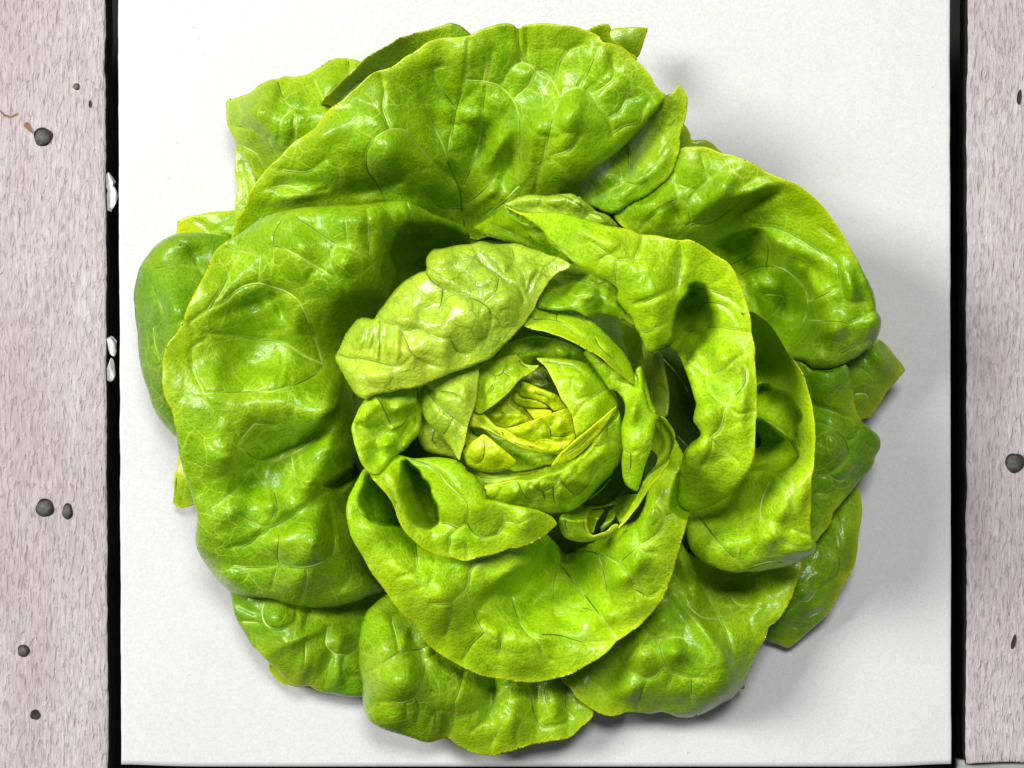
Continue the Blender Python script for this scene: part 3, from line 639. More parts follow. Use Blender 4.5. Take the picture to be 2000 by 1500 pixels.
leaf('curly_leaf', 'H', 'light', [dict(R=12, cell=40, puff=10, lump=7,
  out=[(735,768),(770,765),(815,758),(824,770,10),(826,800,12),(820,845,14),(802,866,14),(790,880,14),(769,893,12),(760,902,8),(740,925,4),(722,925,4),(705,905,6),(697,884,6),(690,860,7),(687,836,8),(697,809,9),(709,785,9),(722,772)],
  z=[(740,775,360),(815,770,340),(700,840,365),(700,890,370),(725,915,365),(760,830,350),(800,850,320),(770,885,340),(815,810,320)],
  b=[(735,790,18,16,0,16),(712,815,14,14,0,12),(745,845,18,12,-25,-18),(780,790,26,16,-30,12),(757,868,20,12,-20,16),(735,885,14,22,0,-18),(800,815,12,20,0,-14),(790,870,12,10,0,10)],
  cr=[([(735,775),(752,805),(764,836)],7,12),([(722,862),(745,850),(764,838),(790,826)],6,11),([(770,800),(800,790),(818,775)],7,10),([(700,830),(722,838),(745,830)],6,-10),([(780,870),(790,845),(806,825)],6,-12)],
  v=[[(733,772),(750,800),(764,835),(762,850)],[(764,835),(745,850),(722,862)],[(764,838),(785,830),(800,812)]]),
  dict(R=0, cell=58, puff=8, lump=5, gap=1.0,
  out=[(700,884,6),(709,905,6),(727,932,4),(745,953,3),(760,971,0),(772,998,0),(784,1025,0),(799,1049,0),(820,1067,0),(850,1082,0),(880,1091,0),(910,1094,0),(940,1090,0),(970,1082,0),(994,1072,0),(1030,1064,0),(1060,1049,0),(1078,1034,0),(1089,1024,0),(1078,1010,0),(1054,998,3),(1027,991,6),(1000,986,6),(968,978,10),(948,972,14),(941,950,14),(930,930,14),(913,920,14),(903,906,16),(886,897,16),(850,893,14),(808,895,8),(785,889,8),(770,886,8),(758,900,6),(735,900,6),(715,885,6)],
  z=[(705,895,365),(735,925,370),(765,975,360),(790,1035,345),(850,1078,320),(910,1088,310),(1000,1066,310),(1085,1024,315),(1050,1005,335),(980,985,345),(940,960,350),(900,915,350),(840,900,340),(780,893,335),(770,920,355),(795,930,345),(805,965,340),(812,1010,330),(850,1035,320),(850,950,330),(880,960,345),(910,1000,345),(860,1050,315),(960,1030,335),(1020,1030,335)],
  b=[(890,950,34,18,42,14),(925,995,30,24,30,14),(860,915,40,14,15,8),(1025,1020,22,26,0,14),(985,1030,14,20,0,-8),(865,1025,18,14,0,-8),(735,915,10,14,0,7),(770,945,12,26,-20,8)],
  pit=[([(785,903,30),(777,940,45),(786,985,45),(806,1027,42),(838,1040,22),(858,1022,9),(855,1000,8),(850,980,8),(843,960,8),(830,938,8),(814,912,12),(800,900,18)],170)],
  v=[[(800,897),(835,907),(855,922),(872,943),(895,965),(912,982),(912,1020),(895,1032),(880,1048)],[(912,1020),(925,1040),(945,1050),(970,1045)],[(895,1032),(870,1022),(850,1025)],[(970,1045),(985,1020),(980,1000),(968,985)],[(880,1048),(878,1075)],[(985,1020),(1010,1022),(1040,1008)],[(910,1060),(915,1085)],[(740,915),(760,945),(775,985)]])],
  'curly leaf with rolled crinkled rim and a hollow, lower left of the heart')

# ---- the heart
HZ = 330
leaf('heart_leaf', 'I7', 'heart', [dict(dz=18, R=4, cell=40, puff=6.0, lump=3.0, step=2.2, wob=1.0,
  out=[(904,888,6),(908,875,3),(916,866,2),(930,858,1),(943,848,1),(950,850,1),(960,857,2),(980,874,2),(1000,892,2),(1008,902,1),(1000,912,3),(980,920,6),(956,923,8),(930,918,8),(912,908,8)],
  z=[(906,890,330),(943,852,348),(1006,902,345),(956,920,322),(950,885,352)], b=[(930,888,20,16,0,5),(965,890,16,12,20,4)],
  v=[[(944,856),(946,875),(943,895),(930,905),(915,895)]])], 'small bright yellow green rounded leaf at the lower left of the heart')
leaf('heart_leaf', 'I5', 'heart', [dict(dz=18, R=3, cell=60, puff=3.0, lump=3.0, step=2.2, wob=0.8,
  out=[(1076,911,2),(1090,890,3),(1106,874,3),(1124,858,3),(1150,838,2),(1180,812,1),(1200,796,0),(1204,792,0),(1192,814,0),(1176,840,2),(1156,864,3),(1136,884,4),(1116,898,3),(1090,906,2)],
  z=[(1080,910,340),(1124,868,362),(1180,822,368),(1203,793,362),(1160,856,350),(1120,892,345)],
  v=[[(1100,890),(1130,870),(1165,840)]])], 'bright yellow green pointed leaf tip crossing the right of the heart')
leaf('heart_leaf', 'I4', 'light', [dict(dz=18, R=5, cell=50, puff=7.5, lump=4.0, step=2.5, wob=1.0,
  out=[(1048,700,0),(1070,700,4),(1096,700),(1136,706),(1164,718,10),(1190,750,14),(1204,772,14),(1206,800,12),(1190,825,8),(1160,850,4),(1140,870,3),(1127,872,0),(1126,856,0),(1122,836,0),(1118,814,0),(1110,798,0),(1098,780,0),(1084,752,0),(1074,732,0),(1064,714,0)],
  z=[(1050,702,350),(1080,730,360),(1110,790,365),(1126,850,360),(1140,710,345),(1180,760,340),(1195,800,340),(1140,780,372),(1100,715,350)],
  b=[(1140,750,20,22,10,12),(1115,740,14,12,0,6),(1170,790,14,24,30,7)],
  v=[[(1200,750),(1165,770),(1135,795),(1122,815)],[(1066,708),(1090,712),(1100,730),(1125,735)],[(1118,740),(1118,765),(1125,780),(1150,775)],[(1090,712),(1115,715),(1140,728)]])], 'smooth green leaf covering the right side of the heart')
leaf('heart_leaf', 'I2', 'light', [dict(dz=18, R=3, cell=42, puff=6.0, lump=3.0, step=2.4, wob=1.0,
  out=[(932,716),(960,706),(990,694,4),(1010,694,3),(1022,708,3),(1040,714,2),(1054,713,0),(1036,728,0),(1016,742,0),(1000,760,0),(976,782,0),(952,800,0),(937,809,0),(926,802),(922,770)],
  z=[(930,730,320),(990,700,335),(1050,713,340),(1000,758,350),(945,803,340),(970,740,352)],
  b=[(960,750,20,10,-50,6),(1000,715,14,12,0,5)],
  v=[[(1010,694),(1018,712),(1040,722)],[(950,720),(968,735),(982,728),(985,705)],[(968,735),(962,760),(945,780)],[(982,728),(1000,738)]])], 'soft grey green leaf in the upper left of the heart')
leaf('heart_leaf', 'I9', 'heart', [dict(dz=18, R=4, cell=40, puff=6.0, lump=3.0, step=2.2, wob=1.2,
  out=[(918,832,3),(922,808,3),(930,800,3),(944,808,3),(962,824),(970,832),(990,838),(1010,852),(1026,858),(1042,864,2),(1054,858,2),(1072,857,2),(1084,862,2),(1100,861,2),(1118,863,3),(1112,872),(1098,882,4),(1060,886,5),(1020,876,4),(980,854,3),(952,840,2),(935,835,2)],
  z=[(925,820,332),(960,832,345),(1000,858,350),(1050,872,350),(1110,868,345),(1070,860,350)],
  b=[(1040,873,60,8,10,6),(1064,863,16,5,8,-12)],
  v=[[(930,815),(960,838),(1000,862),(1050,880)],[(980,842),(985,855)],[(1030,870),(1045,876)]], tone=[(1000,862,50,0.5)])], 'yellow green strap folded across the middle of the heart')
leaf('heart_leaf', 'I11', 'heart', [dict(dz=18, R=2, cell=30, puff=12.0, lump=4.0, step=2.2, wob=1.2,
  out=[(984,838,2),(1000,834,0),(1020,827,0),(1044,818,0),(1070,810,0),(1092,802,0),(1108,797,0),(1114,803,0),(1119,820),(1122,840),(1124,860),(1115,868),(1060,866),(1030,866),(1010,856)],
  z=[(990,838,320),(1044,818,335),(1108,798,342),(1120,850,325),(1060,862,318),(1050,838,342),(1090,825,340)],
  b=[(1030,838,12,9,-45,7),(1060,832,10,14,20,-4),(1092,832,9,13,30,7),(1095,850,12,7,-40,5),(1060,848,9,9,0,5)],
  v=[[(1056,820),(1072,835),(1076,850),(1072,866)],[(1076,850),(1100,852),(1118,846)],[(1074,833),(1082,820)]])])
leaf('heart_leaf', 'I14', 'heart', [dict(dz=18, R=4, cell=26, puff=7.5, lump=4.0, step=2.2, wob=1.2,
  out=[(1016,744,3),(1030,748,3),(1050,756,4),(1072,764,5),(1092,774),(1100,786),(1108,797,3),(1094,802,2),(1082,803,2),(1072,792,2),(1056,784,2),(1040,779,2),(1022,774,3),(1014,768),(1017,756)],
  z=[(1018,755,318),(1050,765,332),(1090,780,330),(1100,798,322),(1060,782,325)], b=[(1040,765,16,8,20,5),(1072,778,12,8,20,4)],
  v=[[(1018,748),(1016,770)],[(1045,768),(1070,775),(1075,790)]])])
leaf('heart_leaf', 'I15', 'heart', [dict(dz=18, R=3, cell=26, puff=4.5, lump=2.0, step=2.2, wob=0.8,
  out=[(1001,776,4),(1008,768,3),(1020,772,1),(1040,777,1),(1060,785,1),(1074,795,1),(1066,798,2),(1044,796,2),(1024,794,3),(1008,788,4)],
  z=[(1004,778,305),(1030,783,318),(1070,794,318),(1030,792,300)]),
  ])
leaf('heart_leaf', 'I13', 'heart', [dict(dz=18, R=1, cell=26, puff=3.0, lump=2.0, step=2.2, wob=0.6,
  out=[(1024,794),(1048,798),(1078,802),(1078,808),(1060,813),(1044,819),(1038,812),(1030,802)], z=[(1026,796,300),(1078,804,312),(1044,815,308),(1050,803,315)])])
leaf('heart_leaf', 'I12', 'heart', [dict(dz=18, R=3, cell=28, puff=10.5, lump=4.0, step=2.2, wob=1.4,
  out=[(940,808),(952,800),(976,782),(1000,760),(1012,745),(1018,744),(1016,764),(1002,774,3),(1000,784,3),(1012,789,3),(1026,794,2),(1036,808,1),(1043,820,1),(1022,828,3),(1004,834),(984,838),(966,830),(950,818)],
  z=[(950,812,300),(980,790,310),(1012,760,308),(1000,800,322),(1035,814,318),(990,832,305)],
  b=[(965,812,12,8,20,6),(985,805,8,12,-30,6),(1010,812,14,9,10,5),(1008,826,14,5,-20,4)],
  v=[[(968,826),(985,812),(995,800),(990,785),(1005,765)],[(995,800),(1010,805)],[(985,812),(970,802)]])])
leaf('heart_leaf', 'I16', 'back', [dict(dz=18, R=4, cell=30, puff=4.5, lump=3.0, step=2.4,
  out=[(1018,742),(1036,728),(1054,712),(1068,724),(1080,746),(1078,752),(1070,757,6),(1060,758,6),(1046,754),(1030,748)],
  z=[(1020,742,290),(1054,716,285),(1076,748,292),(1050,735,296)], v=[[(1040,735),(1058,745)]])])
leaf('heart_leaf', 'I8', 'heart', [dict(dz=18, R=3, cell=30, puff=7.5, lump=4.0, step=2.2, wob=1.0,
  out=[(918,830),(935,832),(950,842),(960,858),(945,866),(925,868),(910,872),(905,862),(910,845)], z=[(915,840,295),(950,850,300),(912,866,292),(932,850,308)],
  v=[[(920,838),(930,850),(950,852)]])])
leaf('heart_leaf', 'I10', 'light', [dict(dz=18, R=4, cell=30, puff=10.5, lump=5.0, step=2.4,
  out=[(940,835),(1000,860),(1080,880),(1125,860),(1130,870),(1100,892),(1084,905),(1060,912,3),(1035,918,3),(1000,922,3),(985,915),(1000,900),(985,880),(955,860)],
  z=[(960,850,285),(1000,885,290),(1060,895,300),(1110,880,300),(1030,912,292)],
  b=[(1012,895,14,9,0,8),(1050,900,12,7,-10,10),(1070,892,12,8,0,8),(990,878,10,8,40,5)],
  v=[[(985,865),(1010,880),(1040,885),(1065,892)],[(1040,912),(1050,900)]])])
leaf('heart_leaf', 'I3', 'light', [dict(dz=18, R=8, cell=40, puff=10.5, lump=5.0, step=2.6,
  out=[(940,715),(975,690),(990,672,10),(1015,662,12),(1050,655,12),(1085,662,12),(1115,672,12),(1145,690,12),(1165,715),(1150,740),(1100,740),(1050,715),(1000,715),(960,725)],
  z=[(960,710,300),(1000,685,315),(1050,675,325),(1110,690,325),(1150,715,300),(1050,708,318),(1100,730,300)],
  b=[(1035,690,26,12,-10,10),(1000,700,14,8,0,8),(1100,690,30,12,10,8),(980,705,12,8,0,-6)],
  cr=[([(1010,700),(1025,685),(1050,672)],6,-8)],
  v=[[(1008,695),(1025,684),(1050,672),(1065,660)],[(1095,665),(1105,680),(1130,682)],[(1050,676),(1060,695)],[(985,700),(1000,695),(1015,680)]])], 'crinkled green leaf along the top of the heart')
leaf('heart_leaf', 'I3b', 'mid', [dict(dz=18, R=8, cell=36, puff=9.0, lump=5.0, step=2.8,
  out=[(950,705),(980,680),(1010,645),(1030,630),(1100,655),(1150,680),(1175,720),(1100,720),(1000,710)],
  z=[(970,700,285),(1020,650,300),(1100,670,300),(1160,710,280),(1050,700,280)], v=[[(980,690),(1010,665),(1050,655)]])])
leaf('heart_leaf', 'I6', 'light', [dict(dz=18, R=4, cell=34, puff=18.0, lump=8.0, step=2.6, netvis=0.35,
  out=[(1030,925,2),(1078,911,2),(1110,900,2),(1140,884,2),(1160,862,2),(1185,830,2),(1204,794,4),(1214,820,10),(1217,860,14),(1212,894,18),(1195,925,20),(1170,950,20),(1150,972,18),(1130,990,14),(1110,1000,12),(1078,1003,10),(1054,999,10),(1020,990,8),(990,985),(955,978),(935,965),(942,950,2),(980,941,0),(1008,932,0)],
  z=[(950,950,330),(1020,932,350),(1078,914,352),(1140,890,350),(1200,810,340),(1205,870,325),(1180,930,305),(1120,980,290),(1060,985,305),(980,975,318),(1080,950,345),(1150,910,340)],
  b=[(1120,935,22,20,30,10),(1160,900,20,10,-40,9),(1180,880,14,16,0,8),(1040,950,30,12,-10,7),(1090,965,14,14,0,9),(1145,945,14,12,-40,9),(1010,965,16,10,0,6),(1085,990,12,10,0,7)],
  v=[[(1090,922),(1100,945),(1122,968),(1112,985)],[(1092,932),(1080,950),(1060,958),(1035,948)],[(1010,940),(1020,960),(1035,985)],[(1155,870),(1172,870),(1190,860),(1210,868)],[(1080,950),(1082,975),(1090,1000)],[(1190,860),(1185,840),(1195,820)],[(1122,968),(1140,955),(1160,925),(1165,900)],[(1060,958),(1065,980)]])], 'broad veined leaf wrapping the lower right of the heart')
leaf('heart_leaf', 'I6b', 'light', [dict(dz=18, R=4, cell=40, puff=7.5, lump=4.0, step=2.8,
  out=[(930,925),(960,926),(1000,922),(1030,915),(1078,908),(1078,916),(1020,934),(980,944),(950,955),(935,948)],
  z=[(940,930,298),(1000,930,305),(1070,912,305),(950,950,300)], v=[[(935,932),(970,935),(1010,930)]])])
leaf('inner_leaf', 'I1b', 'back', [dict(R=12, cell=34, puff=6, lump=4, step=2.6,
  out=[(824,795),(850,800),(900,840),(905,880),(897,898),(882,893,8),(865,890),(845,886),(830,880),(820,862),(816,838)],
  z=[(830,830,300),(850,870,300),(895,890,305),(870,830,320)], b=[(845,850,16,16,0,8)], v=[[(850,838),(845,860),(862,880)],[(870,850),(880,880)]])])
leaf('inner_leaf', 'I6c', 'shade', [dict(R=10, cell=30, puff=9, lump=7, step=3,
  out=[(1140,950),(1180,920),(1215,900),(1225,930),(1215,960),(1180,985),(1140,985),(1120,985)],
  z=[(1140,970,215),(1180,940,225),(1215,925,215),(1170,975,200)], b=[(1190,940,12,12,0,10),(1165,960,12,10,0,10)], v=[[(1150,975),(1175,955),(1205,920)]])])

leaf('curled_inner_leaf', 'J', 'mid', [dict(R=5, cell=34, puff=4, lump=3, step=2.4,
  out=[(1098,1005),(1112,998),(1139,984),(1166,978),(1200,978),(1205,985,3),(1185,990,3),(1160,994,2),(1150,1003,2),(1146,1020,2),(1150,1035,2),(1158,1046,2),(1170,1044,0),(1185,1036,0),(1195,1025,0),(1207,1022,3),(1211,1031),(1190,1045),(1165,1055,12),(1140,1060,14),(1120,1057,14),(1103,1049,12),(1094,1032,10),(1092,1016,10)],
  z=[(1100,1015,310),(1120,1000,325),(1166,984,320),(1200,982,300),(1105,1045,290),(1140,1055,285),(1175,1048,290),(1205,1030,290),(1148,1000,300),(1145,1035,295),(1125,1025,315)],
  v=[[(1150,998),(1141,1012),(1141,1030),(1152,1050)],[(1110,1005),(1104,1025),(1112,1042)]]),
  dict(R=5, cell=30, puff=3, lump=4, step=2.4, gap=2,
  out=[(1150,1000),(1170,994),(1180,996,3),(1172,1006,2),(1165,1016,2),(1160,1030,2),(1158,1042),(1150,1035),(1146,1020)],
  z=[(1155,1005,240),(1175,997,270),(1160,1035,255),(1152,1020,225)], b=[(1168,1002,8,8,0,10)]),
  dict(R=5, cell=30, puff=5, lump=4, step=2.4, gap=2,
  out=[(1190,998),(1200,992),(1203,1002),(1198,1014),(1190,1026),(1180,1034),(1174,1040),(1172,1030),(1182,1018),(1186,1006)],
  z=[(1195,998,275),(1198,1012,270),(1178,1034,265),(1185,1015,280)], b=[(1192,1008,6,8,0,8)]),
  dict(R=8, cell=30, puff=6, lump=5, step=2.4,
  out=[(1196,985),(1205,972),(1220,966),(1247,965),(1250,975),(1240,990),(1225,1010),(1212,1025),(1205,1012),(1200,998)],
  z=[(1205,980,295),(1235,975,300),(1215,1010,290),(1222,990,312)], b=[(1218,985,10,10,0,8)], v=[[(1208,978),(1220,985),(1226,1000)]])],
  'small tightly curled leaf with a dark opening, below the heart')

leaf('strap_leaf', 'R2', 'light', [dict(R=8, cell=40, puff=4, lump=4,
  out=[(1215,625),(1240,640),(1252,665),(1256,700),(1262,740),(1275,790),(1285,815),(1262,800),(1250,760),(1240,720),(1228,690),(1215,660)],
  z=[(1230,650,180),(1248,700,200),(1260,760,260),(1275,800,300),(1225,680,160)])], 'narrow yellowish strap standing in the dark gap right of the heart')
leaf('curved_leaf', 'G', 'light', [dict(bs=1.2, R=0, cell=72, puff=10, lump=8, ripple=5, netvis=0.3,
  out=[(712,915,3),(700,933,8),(691,950,10),(681,972,10),(676,989,10),(677,1012,10),(685,1046,8),(700,1073,6),(721,1109,4),(742,1139,3),(760,1163,0),(784,1197,0),(811,1218,0),(826,1245,0),(850,1269,0),(880,1289,0),(910,1305,0),(946,1320,0),(975,1326,0),(1014,1332,0),(1056,1331,0),(1095,1323,0),(1125,1311,0),(1161,1290,0),(1188,1269,0),(1209,1249,0),(1245,1224,0),(1275,1197,0),(1293,1173,0),(1305,1146,0),(1314,1119,0),(1328,1073,0),(1340,1031,2),(1347,1001,5),(1349,965,10),(1346,926,12),(1340,902,12),(1328,875,10),(1316,856,8),(1300,880,10),(1282,930,14),(1268,955,16),(1258,985,18),(1246,1012,18),(1225,1024,16),(1200,1030,14),(1170,1052,12),(1140,1068,12),(1105,1082,12),(1088,1062,14),(1050,1030,6),(980,1000),(880,985),(800,960),(760,930),(735,915)],
  z=[(712,920,290),(685,985,320),(690,1045,320),(745,1140,290),(820,1235,235),(900,1298,195),(1010,1328,175),(1100,1318,185),(1200,1252,205),(1285,1180,240),(1325,1075,290),(1345,970,320),(1335,900,300),(1318,862,270),(1300,960,320),(1290,930,290),(1260,1010,290),(1250,1060,300),(1200,1040,240),(1150,1075,180),(1105,1090,95),(1080,1060,190),(740,960,290),(770,1000,270),(730,1040,315),(800,1020,230),(830,1110,300),(950,1120,270),(1030,1090,235),(880,1220,250),(1000,1160,210),(1100,1160,130),(1060,1180,160),(1000,1250,215),(1100,1260,200),(1200,1150,225),(1160,1120,175),(1250,1140,265),(1180,1220,195)],
  pit=[([(705,950,24),(722,925,18),(760,930,10),(800,1000,10),(800,1036,9),(770,1029,9),(740,1024,10),(715,1008,20),(700,985,30)],110),([(1085,1045,20),(1110,1050,20),(1150,1050,20),(1140,1085,20),(1110,1100,16),(1090,1085,16)],70),([(1078,1052,14),(1030,1095,11),(980,1130,11),(935,1165,13),(920,1215,25),(960,1240,60),(1040,1200,70),(1080,1140,50),(1100,1080,20)],42)],
  b=[(780,1110,22,50,-35,10),(860,1170,40,26,40,9),(1205,1130,26,20,0,18),(1240,1100,22,30,20,15),(1215,1060,20,22,30,12),(1265,1010,22,36,20,12),(1185,1205,26,20,0,12),(1240,1180,34,20,-45,8),(1060,1240,30,20,0,10),(1010,1110,60,16,-28,14),(960,1240,26,22,0,8),(1100,1210,30,16,20,-9),(1290,930,20,26,0,10),(1050,1170,40,16,-35,-14)],
  v=[[(1095,1105),(1120,1135),(1150,1172),(1175,1205),(1205,1243)],[(960,1088),(925,1105),(910,1152),(885,1178),(880,1210),(872,1240)],[(910,1152),(925,1195),(945,1235),(965,1250)],[(997,1162),(1010,1205),(1030,1235),(1050,1252),(1065,1285),(1080,1290)],[(1040,1240),(1090,1241),(1130,1252),(1160,1256),(1200,1250)],[(1120,1072),(1165,1080),(1205,1100),(1225,1120),(1240,1150),(1245,1180)],[(1210,1100),(1245,1065),(1243,1035)],[(1245,1068),(1270,1055),(1290,1038),(1300,1010),(1285,985)],[(1245,1068),(1260,1080),(1280,1080)],[(810,1055),(815,1100),(815,1115),(775,1130)],[(885,1178),(840,1180)],[(945,1235),(920,1260),(905,1290)],[(1090,1100),(1080,1150),(1085,1200)],[(700,1000),(730,1020),(770,1025)],[(1165,1075),(1180,1120),(1190,1180)],[(1115,1185),(1150,1190),(1172,1200)],[(1300,1010),(1325,1000),(1340,985)],[(980,1240),(975,1280)],[(1240,1150),(1270,1165),(1290,1150)]], nmain=1, vw=1.4)],
  'broad cupped leaf curving round the bottom of the heart')

leaf('stained_inner_leaf', 'R1', 'back', [dict(R=10, cell=30, puff=5, lump=4,
  out=[(1245,670),(1270,680),(1292,690),(1300,730),(1308,770),(1304,812),(1290,820),(1270,800),(1258,760),(1252,715)],
  z=[(1260,690,90),(1280,750,140),(1290,800,160),(1265,760,120)], v=[[(1257,735),(1275,748),(1295,755),(1304,772),(1300,800)],[(1272,760),(1275,790)]])], 'dull brownish green leaf deep in the gap right of the heart')

leaf('wide_leaf', 'K', 'light', [dict(bs=1.25, R=0, cell=64, puff=9, lump=7, ripple=4, netvis=0.25,
  out=[(1440,620,5),(1465,608,0),(1489,621,0),(1510,640,0),(1525,664,0),(1540,688,0),(1558,712,0),(1573,739,0),(1582,769,0),(1589,799,0),(1592,832,0),(1591,868,0),(1588,910,0),(1586,934,0),(1583,970,0),(1583,1006,0),(1584,1049,4),(1594,1063,12),(1591,1079,20),(1564,1097,26),(1534,1107,26),(1495,1114,26),(1444,1119,28),(1414,1115,28),(1384,1103,28),(1360,1088,28),(1345,1064,26),(1340,1030,20),(1345,980,10),(1400,900),(1430,800),(1420,700)],
  z=[(1470,620,340),(1520,660,345),(1560,720,345),(1585,790,345),(1592,860,340),(1585,950,325),(1582,1040,290),(1575,1075,260),(1440,1100,250),(1370,1080,240),(1345,1020,200),(1470,700,130),(1510,730,190),(1500,680,170),(1480,800,240),(1500,860,230),(1550,880,280),(1520,915,270),(1560,820,310),(1440,870,160),(1400,980,160),(1440,960,190),(1400,1040,240),(1490,960,270),(1530,930,310),(1560,960,310),(1520,1030,290),(1460,1060,270),(1420,900,120)],
  b=[(1565,970,14,40,15,10),(1535,985,14,30,20,10),(1500,1050,24,20,0,12),(1460,920,20,22,0,12),(1540,1030,22,16,0,-8),(1415,1060,30,26,0,10),(1475,965,20,40,20,-10),(1550,1075,30,14,-10,8)],
  pit=[([(1440,760,20),(1477,752,10),(1498,751,9),(1522,759,9),(1546,775,9),(1561,796,9),(1565,820,9),(1558,847,12),(1548,866,20),(1500,900,40),(1440,900,40)],100),([(1430,830,30),(1477,818,14),(1500,827,12),(1525,847,10),(1546,865,9),(1557,889,8),(1552,904,8),(1540,912,9),(1522,920,14),(1480,925,20),(1430,930,30)],150)],
  v=[[(1358,998),(1385,1035),(1415,1070),(1450,1103)],[(1504,940),(1490,970),(1485,1005),(1500,1030),(1520,1055)],[(1380,970),(1420,985),(1440,1000),(1443,1030)],[(1485,1005),(1450,1020),(1440,1040)],[(1540,965),(1550,995),(1558,1010)],[(1545,1035),(1565,1042),(1580,1045)],[(1480,812),(1510,830),(1535,850),(1550,870)],[(1520,1055),(1560,1070),(1585,1065)],[(1460,1110),(1500,1098),(1550,1098)]], nmain=1)],
  'wide leaf with standing bright rim and a dark hollow, right side of the head')

leaf('olive_leaf', 'D3', 'pale', [dict(R=14, cell=36, puff=10, lump=4, step=2.6,
  out=[(985,398,3),(1000,390,4),(1020,382,6),(1042,380,8),(1066,382),(1080,380),(1093,378),(1117,378),(1135,387),(1156,404,10),(1168,413,10),(1180,416),(1198,429),(1207,442),(1180,450),(1120,435),(1040,425),(1005,415)],
  z=[(990,400,320),(1040,395,330),(1100,395,350),(1140,410,355),(1195,435,335),(1100,425,340)],
  b=[(1080,395,22,14,0,8),(1115,395,18,14,20,8),(1135,400,14,14,30,7),(1180,430,18,12,25,10),(1030,392,24,10,0,6)],
  v=[[(1085,382),(1105,385),(1130,398),(1150,415),(1160,414)],[(1150,415),(1170,420),(1190,435)],[(1150,415),(1140,428)],[(1060,388),(1055,400),(1060,410)],[(1106,386),(1100,400)]])],
  'pale puffy leaf end showing above the upper inner leaf')
leaf('inner_leaf', 'D4', 'mid', [dict(R=10, cell=40, puff=7, lump=5, step=2.8,
  out=[(925,445),(950,428),(975,410),(988,400,5),(1012,408),(1050,440),(1080,470),(1115,500),(1120,530),(1070,510),(1030,485),(985,470),(945,460)],
  z=[(940,448,230),(985,410,300),(1020,440,330),(1070,480,330),(1110,510,330),(1000,460,290)],
  b=[(1025,435,20,10,35,12),(1040,465,24,10,20,8),(985,440,16,10,0,6)],
  v=[[(990,415),(1015,425),(1040,450),(1050,470)],[(1040,450),(1060,456)],[(960,440),(990,452),(1030,470)]])], 'green leaf behind the top of the folded pale leaf')

